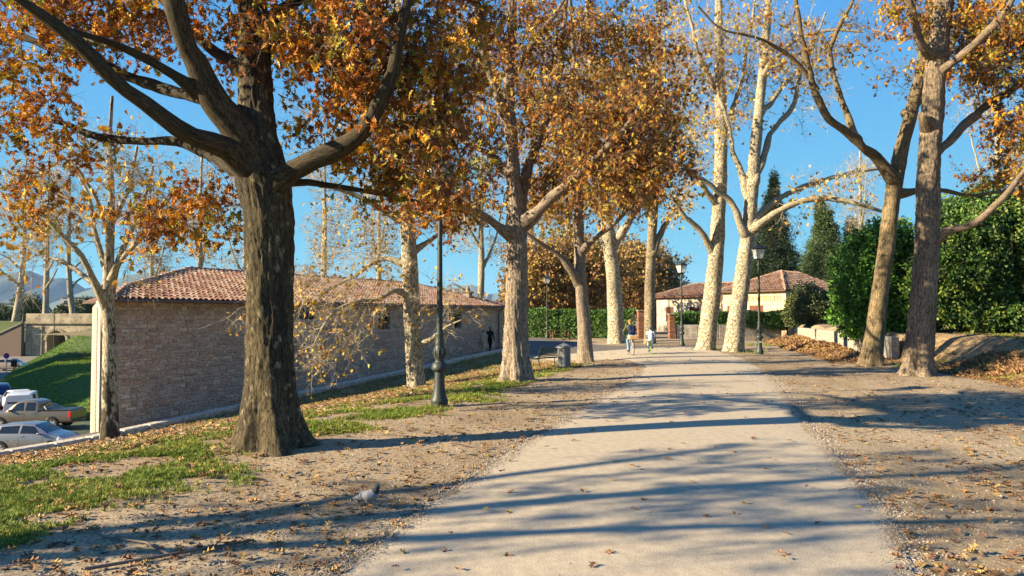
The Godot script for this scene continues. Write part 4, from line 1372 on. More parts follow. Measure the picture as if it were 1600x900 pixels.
	# third, slimmer
	tree("oak_tree", "slim smooth-barked tree with brown leaves next to the litter bin", "oaks along the path",
		[[916, 561, 23], [912, 500, 19], [907, 430, 18], [905, 370, 16], [905, 300, 13], [900, 200, 11], [896, 90, 8], [890, -20, 4]],
		[[[908, 440, 18], [880, 405, 8, -0.4], [835, 375, 6, -0.8], [800, 340, 4, -1.0]], [[907, 395, 16], [935, 372, 8, -0.3], [975, 335, 6, -0.6], [1000, 290, 4, -0.8]], [[905, 310, 12], [930, 240, 7, 0.6], [945, 150, 5, 1.0]], [[904, 300, 12], [870, 230, 7, 0.5], [850, 130, 5, 0.8]]],
		[[920, 290, 0, 2.4, 1.6, 2.0, 70], [1000, 300, -0.3, 1.4, 1.0, 1.2, 30], [880, 170, 0, 3.0, 2.4, 2.4, 90], [980, 150, 0, 2.4, 2.2, 2.0, 60], [840, 330, -0.5, 1.2, 0.8, 1.0, 16]],
		oak.merged({"d": 33.0, "cols": RUST + YELLOW, "leafp": 0.3, "lsize": 0.18, "leafmesh": kite, "sprays": 3, "reach": 1.0, "ridge": 0.035, "flare": 0.35, "sides": 32, "from": 0.45, "tone": [Color(1.15, 1.1, 1.0), Color(1.4, 1.32, 1.15)]}))
	# two on the far side
	tree("oak_tree", "slanting oak with half-bare crown before the low concrete wall", "oaks across the path",
		[[1360, 571, 31], [1366, 530, 27], [1378, 440, 24], [1390, 350, 24], [1398, 285, 24], [1408, 235, 22], [1425, 170, 18], [1440, 100, 14], [1452, 10, 11], [1460, -120, 7], [1468, -240, 3]],
		[[[1398, 278, 24], [1372, 245, 16, -0.4], [1330, 215, 14, -0.9], [1295, 180, 12, -1.3], [1270, 130, 10, -1.6], [1252, 60, 8, -1.9], [1240, -20, 6, -2.1], [1225, -120, 4, -2.2]],
		[[1345, 222, 13, -0.8], [1325, 185, 10, -0.3], [1305, 135, 9, 0.2], [1297, 90, 8, 0.5], [1310, 45, 7, 0.7], [1332, 0, 5, 0.9], [1350, -70, 3, 1.0]],
		[[1275, 140, 9, -1.5], [1240, 95, 6, -1.8], [1190, 62, 5, -2.2], [1130, 45, 4, -2.5], [1090, 10, 3, -2.7]],
		[[1405, 300, 16], [1455, 296, 7, 0.5], [1510, 305, 6, 0.9], [1575, 300, 5, 1.3], [1640, 310, 4, 1.6]],
		[[1420, 180, 15], [1445, 150, 10, 0.7], [1475, 110, 8, 1.3], [1500, 40, 6, 1.7]]],
		[[1250, 60, -1.5, 1.6, 1.4, 1.4, 22], [1320, 60, 0.5, 1.5, 1.3, 1.3, 20], [1430, 120, 0.4, 1.0, 0.8, 1.0, 16], [1130, 110, -2.2, 1.2, 0.9, 0.9, 14], [1460, -60, 0.6, 2.6, 1.6, 2.4, 50], [1300, -120, -0.5, 3.0, 1.6, 2.2, 40]],
		oak.merged({"d": 29.3, "cols": YELLOW + RUST, "leafp": 0.22, "bald": 0.3, "lsize": 0.19, "sprays": 3, "reach": 1.0, "ridge": 0.03, "flare": 0.35, "sides": 40, "cuts": 3, "from": 0.5, "tone": [Color(0.62, 0.6, 0.46), Color(0.9, 0.84, 0.62)]}))
	tree("oak_tree", "thick straight oak with scarred bark and low bough beside the earth bank", "oaks across the path",
		[[1434, 588, 42], [1437, 550, 38], [1443, 470, 35], [1449, 390, 35], [1451, 300, 34], [1455, 200, 31], [1462, 110, 31], [1470, 40, 27], [1478, -40, 23, 0.2], [1485, -160, 15, 0.3], [1490, -300, 6, 0.3]],
		[[[1455, 385, 18], [1478, 362, 13, -0.3], [1520, 350, 12, -0.7], [1555, 320, 10, -1.1], [1590, 278, 8, -1.5], [1640, 230, 6, -1.9], [1700, 180, 6, -2.2]],
		[[1455, 245, 18], [1482, 222, 13, 0.3], [1515, 185, 14, 0.7], [1555, 155, 12, 1.2], [1600, 125, 10, 1.6], [1660, 80, 6, 2.0]],
		[[1458, 120, 18], [1490, 96, 13, -0.5], [1530, 62, 13, -1.1], [1570, 15, 11, -1.6], [1610, -50, 7, -2.0]],
		[[1464, 90, 26], [1440, 70, 14, -0.4], [1424, 30, 12, -0.8], [1412, -10, 10, -1.1], [1390, -90, 6, -1.4]],
		[[1452, 205, 30], [1448, 186, 18, -0.35], [1446, 178, 17, -0.4]]],
		[[1555, 110, 0.6, 1.5, 1.0, 1.4, 46], [1590, 200, 0.6, 1.1, 0.8, 1.1, 34], [1530, 60, -0.6, 1.3, 0.9, 1.3, 36], [1600, 40, -0.6, 1.5, 1.1, 1.4, 40], [1500, 20, 0.5, 1.0, 0.8, 1.0, 20], [1415, 20, -0.6, 0.8, 0.7, 0.8, 12], [1450, 60, 0.8, 0.8, 0.9, 0.9, 12], [1570, 270, 0.9, 1.3, 0.6, 1.0, 22], [1500, -160, 0, 3.6, 2.0, 3.2, 70], [1680, 80, -0.6, 2.0, 2.0, 2.0, 50]],
		oak.merged({"d": 24.7, "cols": ORANGE + [Color(0.5, 0.3, 0.04)], "leafp": 0.45, "lsize": 0.155, "sprays": 3, "reach": 0.85, "ridge": 0.07, "flare": 0.45, "sides": 64, "cuts": 4, "from": 0.4, "tone": [Color(0.62, 0.6, 0.56), Color(0.95, 0.9, 0.82)]}))
	print(" oaks ", Time.get_ticks_msec())
	# planes
	var pa := tree("plane_tree", "leaning plane tree with mottled bark before the dark ivy hedge, upright double leader", "plane trees",
		[[1102, 547, 29], [1108, 500, 26], [1117, 420, 24], [1123, 340, 22], [1126, 260, 20], [1126, 180, 18], [1124, 100, 15], [1123, 20, 12], [1124, -90, 8], [1126, -200, 4]],
		[[[1118, 400, 20], [1100, 368, 9, -0.5], [1070, 335, 7, -1.0], [1045, 305, 5, -1.4]], [[1124, 320, 15], [1100, 292, 8, -0.6], [1075, 262, 6, -1.0], [1050, 250, 4, -1.2]], [[1126, 210, 14], [1150, 160, 7, 0.6], [1165, 90, 5, 1.0], [1180, 0, 4, 1.2]], [[1125, 150, 12], [1095, 90, 7, -0.6], [1075, 20, 5, -1.0], [1060, -60, 3, -1.2]]],
		[[1100, 80, 0, 3.2, 3.2, 2.6, 90], [1070, 280, -0.6, 1.6, 1.2, 1.4, 18], [1140, -80, 0, 3.4, 2.6, 3.0, 60], [1170, 160, 0.6, 1.6, 1.6, 1.4, 24]],
		plane.merged({"d": 41.5, "leafp": 0.07, "lsize": 0.2, "sprays": 3, "reach": 1.3, "from": 0.35}))
	tree("plane_tree", "leaning plane tree with long arching pale boughs beside the street lamp at the path edge", "plane trees",
		[[1145, 549, 29], [1150, 510, 27], [1158, 450, 25], [1166, 390, 23], [1172, 330, 22], [1178, 250, 17], [1186, 170, 15], [1194, 90, 13], [1200, 10, 11], [1204, -100, 7], [1206, -200, 4]],
		[[[1170, 360, 18], [1215, 330, 10, -0.4], [1262, 312, 9, -0.8], [1310, 312, 8, -1.2], [1370, 326, 6, -1.6], [1420, 350, 3, -1.8]], [[1172, 350, 17], [1205, 318, 9, 0.5], [1260, 290, 8, 1.0], [1320, 272, 6, 1.5], [1390, 262, 4, 2.0]], [[1168, 370, 16], [1142, 318, 9, -0.4], [1108, 288, 7, -0.8], [1070, 268, 5, -1.1]], [[1174, 320, 16], [1150, 250, 8, 0.4], [1135, 190, 6, 0.8], [1120, 130, 4, 1.0]], [[1176, 290, 15], [1205, 210, 9, 0.3], [1240, 160, 7, 0.6], [1255, 90, 5, 0.8]], [[1190, 120, 11], [1230, 72, 6, -0.5], [1290, 48, 5, -1.0], [1350, 50, 3, -1.3]], [[1186, 180, 12], [1220, 140, 6, 1.0], [1260, 90, 5, 1.6], [1290, 20, 3, 2.0]]],
		[[1200, 60, 0, 3.0, 2.8, 2.6, 70], [1270, 130, 0, 2.4, 2.2, 2.0, 44], [1300, 290, -0.8, 2.4, 0.7, 1.2, 22], [1110, 200, -0.4, 1.6, 1.6, 1.4, 26], [1220, -100, 0, 3.4, 2.4, 3.0, 50], [1230, 350, 0, 1.4, 0.9, 1.0, 8]],
		plane.merged({"d": 39.6, "leafp": 0.08, "lsize": 0.2, "sprays": 3, "reach": 1.3, "from": 0.35}))
	tree("plane_tree", "broad old plane tree with pale trunk standing before the sunlit ivy hedge", "plane trees",
		[[963, 532, 27], [962, 500, 24], [958, 430, 22], [950, 360, 21], [940, 310, 20], [932, 240, 15], [925, 150, 11], [920, 60, 8], [915, -40, 4]],
		[[[954, 390, 20], [985, 340, 9, -0.5], [1020, 300, 7, -0.9], [1050, 270, 5, -1.2]], [[950, 350, 16], [905, 300, 8, 0.5], [870, 270, 6, 0.8], [830, 250, 4, 1.0]], [[940, 300, 14], [965, 220, 7, 0.5], [990, 130, 5, 0.9]]],
		[[930, 250, 0, 5.0, 3.6, 3.6, 110], [1000, 180, 0, 3.6, 3.4, 3.0, 60], [900, 100, 0, 5.0, 3.6, 4.0, 70], [860, 330, 0, 3.0, 1.6, 2.0, 30]],
		plane.merged({"d": 55.5, "leafp": 0.2, "lsize": 0.24, "sprays": 3, "reach": 1.6, "from": 0.4}))
	tree("plane_tree", "dark upright plane tree standing between the two gate piers", "plane trees",
		[[1015, 535, 18], [1015, 500, 16], [1016, 430, 16], [1020, 350, 14], [1024, 260, 13], [1028, 160, 10], [1030, 60, 7], [1034, -40, 3]],
		[[[1017, 400, 14], [1045, 340, 7, 0.5], [1075, 300, 5, 0.9]], [[1020, 340, 12], [990, 270, 7, -0.4], [970, 200, 5, -0.8]], [[1024, 260, 11], [1060, 190, 6, -0.5], [1080, 110, 4, -0.9]]],
		[[1030, 200, 0, 4.2, 4.2, 3.4, 110], [1040, 60, 0, 4.4, 3.6, 3.6, 60], [1050, 330, 0, 1.8, 1.4, 1.5, 14]],
		plane.merged({"d": 53.0, "leafp": 0.2, "lsize": 0.24, "sprays": 3, "reach": 1.6, "from": 0.4, "tone": [Color(0.5, 0.46, 0.42), Color(0.7, 0.66, 0.6)]}))
	tree("plane_tree", "mottled plane tree on the grass slope with low drooping yellow boughs before the old building", "plane trees",
		[[651, 612, 29], [648, 570, 26], [644, 500, 25], [640, 420, 25], [637, 350, 24], [633, 280, 21], [630, 200, 18], [626, 120, 15], [622, 30, 12], [620, -80, 8], [618, -180, 4]],
		[[[642, 470, 18], [618, 455, 8, -0.3], [590, 470, 6, -0.6], [560, 470, 5, -0.9], [520, 490, 4, -1.1], [490, 540, 2, -1.2]],
		[[643, 540, 16], [670, 533, 7, -0.3], [700, 510, 4, -0.6], [725, 498, 2, -0.8]],
		[[639, 420, 16], [600, 405, 8, 0.3], [555, 430, 6, 0.6], [520, 450, 5, 0.6], [480, 480, 3, 0.4]],
		[[638, 400, 16], [675, 375, 7, 0.4], [715, 350, 6, 0.8], [760, 345, 4, 1.2]],
		[[636, 350, 16], [590, 325, 9, -0.4], [545, 300, 7, -0.7], [500, 292, 5, -1.0]],
		[[634, 300, 16], [670, 250, 8, 0.5], [700, 190, 6, 0.9], [720, 110, 4, 1.2]],
		[[632, 250, 16], [600, 180, 8, 0.5], [570, 100, 6, 0.9], [550, 20, 4, 1.1]]],
		[[540, 470, -0.5, 2.0, 0.9, 1.0, 40], [500, 540, -0.4, 1.5, 1.0, 0.8, 26], [580, 400, 0.3, 2.0, 0.9, 1.2, 30], [480, 430, 0.3, 1.0, 0.8, 0.8, 16], [400, 480, 0.2, 0.9, 0.9, 0.7, 12], [700, 480, -0.3, 0.9, 0.9, 0.7, 14], [560, 330, 0, 1.8, 1.0, 1.4, 26], [700, 330, 0.5, 1.6, 1.2, 1.4, 24], [620, 170, 0, 3.0, 2.6, 2.6, 80], [520, 220, 0, 1.8, 1.6, 1.6, 20], [620, -40, 0, 3.4, 2.6, 3.0, 60]],
		plane.merged({"d": 26.6, "leafp": 0.085, "lsize": 0.14, "sprays": 3, "reach": 1.0, "droop": -0.25, "from": 0.3, "sides": 28, "cuts": 3, "cols": YELLOW + [Color(0.5, 0.27, 0.04), Color(0.55, 0.36, 0.05)]}))
	print(" planes ", Time.get_ticks_msec())
	# pale birch-like tree on the slope
	tree("birch_tree", "slender white-and-black barked tree with sparse orange leaves on the grass slope", "",
		[[171, 706, 28], [171, 650, 23], [171, 580, 21], [171, 520, 20], [168, 470, 20], [170, 420, 14], [172, 360, 11], [174, 290, 9], [172, 220, 7], [176, 150, 4]],
		[[[168, 480, 16], [148, 440, 10, -0.3], [128, 400, 8, -0.5], [100, 370, 6, -0.7], [60, 330, 4, -0.9]], [[168, 470, 15], [182, 420, 10, 0.3], [196, 380, 8, 0.5], [220, 330, 6, 0.8], [240, 260, 4, 1.0]], [[170, 430, 12], [150, 370, 8, 0.4], [140, 310, 6, 0.7], [110, 250, 4, 0.9]], [[170, 440, 12], [195, 400, 7, -0.4], [235, 360, 5, -0.7], [270, 320, 3, -0.9]], [[172, 370, 9], [150, 310, 6, -0.4], [120, 260, 4, -0.7]], [[172, 350, 9], [200, 300, 6, 0.5], [215, 230, 4, 0.8]], [[160, 455, 10], [110, 415, 6, 0.5], [70, 400, 4, 0.9], [30, 380, 3, 1.1]]],
		[[90, 330, 0, 1.4, 1.0, 1.2, 34], [220, 310, 0, 1.0, 1.0, 1.0, 30], [160, 260, 0, 1.2, 1.0, 1.2, 34], [60, 400, 0.3, 0.8, 0.6, 0.8, 16], [230, 400, 0, 0.7, 0.5, 0.6, 14]],
		plane.merged({"d": 17.0, "bark": M.birch_bark, "limb_bark": M.birch_bark, "leafmesh": lobed, "cols": ORANGE, "leafp": 0.05, "lsize": 0.15, "sprays": 3, "reach": 0.85, "lift": 0.15, "lichen": -1.0, "tone": [Color(0.8, 0.82, 0.86), Color(1.0, 1.02, 1.08)], "flare": 0.12, "from": 0.5, "sides": 44, "cuts": 6}))
	# background planes, copies of the first
	var spots := [
		[300, 78, 0.95, LOW, "bare plane tree rising behind the hip of the old tiled roof"], [392, 96, 1.0, LOW, "bare plane tree rising behind the old roof near the great oak"], [512, 72, 0.9, LOW, "bare plane tree rising behind the middle of the old roof"],
		[738, 80, 1.0, LOW, "bare plane tree rising behind the chimney of the old building"], [590, 104, 1.1, LOW, "farther bare plane tree behind the old roof"], [842, 92, 1.0, 0.0, "bare plane tree behind the picnic table hedge"],
		[882, 82, 0.9, 0.0, "bare plane tree rising over the sunlit ivy hedge"], [24, 133, 1.15, 0.6, "dark bare tree on the far rampart above the wing wall"], [72, 131, 1.1, 0.6, "dark bare tree on the far rampart above the gateway parapet"],
		[116, 135, 1.1, 0.6, "bare tree on the far rampart beside the orange-roofed house"], [232, 112, 1.0, LOW, "bare plane tree behind the birch beside the old roof"], [1345, 96, 0.9, 0.3, "bare plane tree behind the bright laurel bush"], [1580, 62, 0.8, 1.0, "bare plane tree behind the large evergreen"]]
	for i in spots.size():
		var e = spots[i]
		var x: float = (e[0] - 800.0) / F * e[1]
		copy_thing(pa, V(x, e[3], e[1]), 1.1 + i * 1.7, e[2], e[4], "plane trees")
	# autumn trees behind the sunlit hedge
	var mass := {"d": 74.0, "cols": [Color(0.36, 0.22, 0.06), Color(0.30, 0.15, 0.05), Color(0.42, 0.29, 0.07), Color(0.24, 0.18, 0.05)], "leafp": 0.5, "lsize": 0.3, "sprays": 4, "reach": 1.9, "from": 0.3, "bark": M.limb_bark, "limb_bark": M.limb_bark, "twig": M.twig, "leafmesh": kite, "sides": 12}
	var at0 := tree("autumn_tree", "round brown-leaved tree behind the sunlit hedge beside the broad plane", "brown trees behind the hedge",
		[[905, 522, 16], [905, 470, 13], [903, 430, 11], [900, 380, 7], [900, 340, 3]], [[[904, 460, 9], [885, 420, 5, 0.6], [870, 390, 3, 1.0]], [[904, 450, 9], [925, 410, 5, -0.6], [940, 380, 3, -1.0]]],
		[[900, 420, 0, 4.6, 3.6, 3.6, 120], [880, 465, 0, 3.6, 1.8, 2.6, 40], [930, 460, 0, 3.0, 1.6, 2.6, 34]], mass)
	var sp2 := [[850, 73, 0.95, "brown-leaved tree behind the hedge over the picnic table"], [962, 92, 1.15, "brown-leaved tree behind the hedge near the brick gate piers"], [1022, 96, 1.1, "brown-leaved tree beside the gable of the yellow house"], [915, 96, 1.3, "taller brown-leaved tree behind the broad plane"]]
	for i in sp2.size():
		copy_thing(at0, V((sp2[i][0] - 800.0) / F * sp2[i][1], 0.0, sp2[i][1]), 0.8 + i * 1.9, sp2[i][2], sp2[i][3], "brown trees behind the hedge")
	# evergreens
	var needle := cluster_mesh(12, 0.34, 0.1)
	var con := func(called: String, label: String, at: Vector3, high: float, wide: float, count: int, cols: Array) -> void:
		var blobs := []
		for k in 9:
			var u := k / 8.0
			var r := wide * (1.0 - pow(u, 1.3)) + 0.35
			blobs.append([rng.randf_range(-0.4, 0.4), high * (0.12 + 0.85 * u), rng.randf_range(-0.4, 0.4), r, high * 0.13, r, count * (1.15 - u) / 6.0])
		bush(called, label, "tree", "", at, blobs, cols, 0.3, needle, 1)
	con.call("cypress_tree", "tall dark cypress behind the yellow house roof", V(33.5, 0, 96.0), 18.5, 3.6, 9000, [Color(0.018, 0.036, 0.014), Color(0.03, 0.05, 0.018)])
	con.call("cypress_tree", "lighter green cypress behind the ridge of the yellow house", V(38.5, 0, 92.0), 15.0, 3.4, 9000, [Color(0.06, 0.10, 0.035), Color(0.10, 0.14, 0.05)])
	con.call("cypress_tree", "short dark cypress between the taller ones and the laurel", V(44.5, 0, 98.0), 13.0, 3.2, 5000, [Color(0.03, 0.055, 0.02), Color(0.05, 0.075, 0.03)])
	var LAUREL := [Color(0.08, 0.21, 0.025), Color(0.14, 0.29, 0.035), Color(0.05, 0.14, 0.02)]
	bush("laurel_bush", "bright green laurel bush behind the low concrete wall", "bush", "", G(18.6, 38.5), [[-0.6, 2.2, 0, 1.9, 2.4, 1.7, 3000], [0.3, 4.2, 0.2, 1.7, 1.7, 1.6, 2200], [1.6, 2.6, 0.5, 1.7, 2.4, 1.6, 2200]], LAUREL, 0.16)
	bush("evergreen_oak", "large dark evergreen spreading over the earth bank", "tree", "", G(26.0, 36.5), [[-4.4, 2.6, 0.6, 2.4, 2.5, 2.0, 3000], [-1.4, 3.2, 0, 3.0, 3.2, 2.4, 4200], [-2.6, 5.0, 0, 2.8, 1.9, 2.2, 3000], [2.2, 3.4, 0, 3.2, 3.4, 2.6, 3400], [1.0, 5.8, 0, 3.0, 1.6, 2.4, 2600], [-3.2, 0.8, 1.2, 3.0, 0.8, 1.2, 1500], [1.5, 0.8, 1.2, 3.4, 0.8, 1.2, 1400]], [Color(0.045, 0.10, 0.018), Color(0.08, 0.15, 0.025), Color(0.16, 0.21, 0.035), Color(0.03, 0.07, 0.015)], 0.17)
	bush("garden_bush", "rounded variegated bush in front of the yellow house", "bush", "", G(23.2, 58.0), [[0, 1.6, 0, 1.9, 1.35, 1.4, 2200], [-1.5, 1.2, 0.3, 0.8, 1.3, 0.9, 800]], [Color(0.07, 0.10, 0.03), Color(0.16, 0.17, 0.06), Color(0.04, 0.065, 0.02)], 0.15)
	bush("garden_bush", "dark shrubbery between the yellow house and the laurel", "bush", "", G(29.5, 60.0), [[0, 1.0, 0, 2.6, 1.2, 1.6, 2000], [3.2, 1.4, 0, 3.0, 1.6, 1.8, 2200]], [Color(0.03, 0.065, 0.018), Color(0.05, 0.10, 0.025)], 0.18)
	# greenery on and past the far rampart
	for e in [[46, 140, 3.2, 4.5, "round olive-green bush between the trees of the far rampart"], [105, 146, 2.8, 2.6, "brown-green bush above the gateway parapet"], [135, 150, 2.6, 4.0, "green bush above the parapet close to the old building"], [8, 145, 3.0, 2.6, "low green bush above the wing wall"]]:
		bush("rampart_bush", e[4], "bush", "bushes on the far rampart", V((e[0] - 800.0) / F * e[1], 0.5, e[1]), [[0, e[3] * 0.5, 0, e[2], e[3] * 0.6, 2.0, 700]], [Color(0.08, 0.11, 0.035), Color(0.13, 0.14, 0.05)], 0.34)
	# trees standing outside the view whose shade falls across path and lawn
	var sh := tree("shade_tree", "leafy tree on the grass slope shading the gravel verge", "trees shading the verge",
		[[0, 0, 44], [0, -300, 36], [0, -600, 26], [0, -900, 12]], [[[0, -350, 26], [150, -560, 18, -0.5], [300, -760, 15, -1.0]], [[0, -400, 26], [-160, -600, 18, 0.5], [-320, -800, 15, 1.0]]],
		[[0, -760, 0, 3.0, 1.3, 2.2, 34], [180, -620, 0, 2.0, 0.8, 1.4, 14], [-200, -640, 0, 2.0, 0.8, 1.4, 14]],
		oak.merged({"d": 12.0, "base": W(0, 200, 12.0), "cols": ORANGE, "leafp": 0.2, "lsize": 0.2, "leafmesh": kite, "sprays": 2, "reach": 0.9, "sides": 16, "cuts": 1, "from": 0.3}))
	sh.position = V(-14.6, -2.2, 3.3)
	copy_thing(sh, V(-17.5, -2.4, -0.6), 2.0, 1.0, "leafy tree beside the slope casting bands of shade", "trees shading the verge")
	for e in [[-61.0, 55.0], [-67.0, 66.0], [-76.0, 79.0]]:  # dense trees added out of view to cast the lawn's dark shade
		bush("lawn_shade_tree", "dense unseen tree added beside the car park to shade the lawn", "tree", "unseen trees added to shade the lawn", V(e[0], LOW, e[1]), [[0, 8.5, 0, 6.0, 5.0, 6.0, 2600], [0, 4.0, 0, 5.0, 3.0, 5.0, 1200]], [Color(0.03, 0.06, 0.02)], 0.5)

# ---------------------------------------------------------------- street furniture
func street_lamp(label: String, at: Vector3) -> Node3D:
	var t := thing("street_lamp", label, "street lamp", at, 0.3, "cast iron street lamps")
	var base := B.new()
	base.lathe([Vector2(0.0, -0.1), Vector2(0.185, -0.1), Vector2(0.185, 0.07), Vector2(0.175, 0.08), Vector2(0.195, 0.10), Vector2(0.185, 0.16), Vector2(0.15, 0.23), Vector2(0.12, 0.42), Vector2(0.105, 0.74), Vector2(0.11, 0.76), Vector2(0.165, 0.78), Vector2(0.178, 0.83), Vector2(0.16, 0.92), Vector2(0.105, 0.97)], 20)
	put(base, "base", M.iron, t)
	var knop := B.new()
	knop.lathe([Vector2(0.105, 0.97), Vector2(0.09, 1.01), Vector2(0.115, 1.05), Vector2(0.135, 1.16), Vector2(0.12, 1.26), Vector2(0.09, 1.3), Vector2(0.1, 1.34), Vector2(0.1, 1.4), Vector2(0.086, 1.43), Vector2(0.086, 1.53), Vector2(0.098, 1.56), Vector2(0.09, 1.6), Vector2(0.064, 1.63)], 20)
	for k in 10:
		var a := TAU * k / 10.0
		knop.tube([Vector3(cos(a) * 0.112, 1.06, sin(a) * 0.112), Vector3(cos(a) * 0.137, 1.16, sin(a) * 0.137), Vector3(cos(a) * 0.118, 1.26, sin(a) * 0.118)], [0.012, 0.02, 0.01], 5)
	put(knop, "knop", M.iron, t)
	var sh := B.new()      # fluted shaft
	var sides := 32
	for k in 2:
		for j in sides + 1:
			var a := TAU * j / sides
			var r := (0.062 if k == 0 else 0.047) * (1.0 + 0.07 * (1.0 if j % 2 == 0 else -1.0))
			sh.vert(Vector3(cos(a) * r, 1.6 if k == 0 else 4.35, sin(a) * r), Vector3(cos(a), 0, sin(a)))
	for j in sides: sh.I.append_array(PackedInt32Array([j, j + 1, j + sides + 1, j + 1, j + sides + 2, j + sides + 1]))
	put(sh, "shaft", M.iron, t)
	var col := B.new()
	col.lathe([Vector2(0.05, 4.3), Vector2(0.07, 4.33), Vector2(0.055, 4.36), Vector2(0.085, 4.43), Vector2(0.085, 4.48), Vector2(0.05, 4.55), Vector2(0.04, 4.68), Vector2(0.08, 4.72)], 14)
	put(col, "collar", M.iron, t)
	var lan := Node3D.new(); lan.name = "lantern"; t.add_child(lan)
	var fr := B.new()
	var lo := 0.15; var hi := 0.25; var y0 := 4.74; var y1 := 5.22
	var cs := [Vector2(1, 1), Vector2(1, -1), Vector2(-1, -1), Vector2(-1, 1)]
	for k in 4:
		var c: Vector2 = cs[k]; var e: Vector2 = cs[(k + 1) % 4]
		fr.tube([Vector3(c.x * lo, y0, c.y * lo), Vector3(c.x * hi, y1, c.y * hi)], [0.016, 0.016], 5)
		fr.tube([Vector3(c.x * lo, y0, c.y * lo), Vector3(e.x * lo, y0, e.y * lo)], [0.018, 0.018], 5)
		fr.tube([Vector3(c.x * hi, y1, c.y * hi), Vector3(e.x * hi, y1, e.y * hi)], [0.022, 0.022], 5)
		var gl := B.new()
		gl.quad(Vector3(c.x * lo, y0, c.y * lo), Vector3(e.x * lo, y0, e.y * lo), Vector3(e.x * hi, y1, e.y * hi), Vector3(c.x * hi, y1, c.y * hi))
		put(gl, "pane", M.milk, lan)
	fr.lathe([Vector2(0.0, y0), Vector2(lo, y0)], 4, Transform3D(Basis(Vector3.UP, PI / 4).scaled(Vector3(1.3, 1, 1.3)), Vector3.ZERO))
	put(fr, "frame", M.iron, lan)
	var cap := B.new()
	var tip := Vector3(0, y1 + 0.24, 0)
	for k in 4:
		var c: Vector2 = cs[k] * 0.3; var e: Vector2 = cs[(k + 1) % 4] * 0.3
		var m0 := Vector3(c.x * 0.45, y1 + 0.17, c.y * 0.45); var m1 := Vector3(e.x * 0.45, y1 + 0.17, e.y * 0.45)
		cap.quad(Vector3(c.x, y1 + 0.02, c.y), Vector3(e.x, y1 + 0.02, e.y), m1, m0)
		cap.tri(m0, m1, tip)
	cap.lathe([Vector2(0.03, y1 + 0.2), Vector2(0.05, y1 + 0.26), Vector2(0.02, y1 + 0.31), Vector2(0.025, y1 + 0.35), Vector2(0.0, y1 + 0.42)], 8)
	put(cap, "cap", M.iron, lan)
	return t

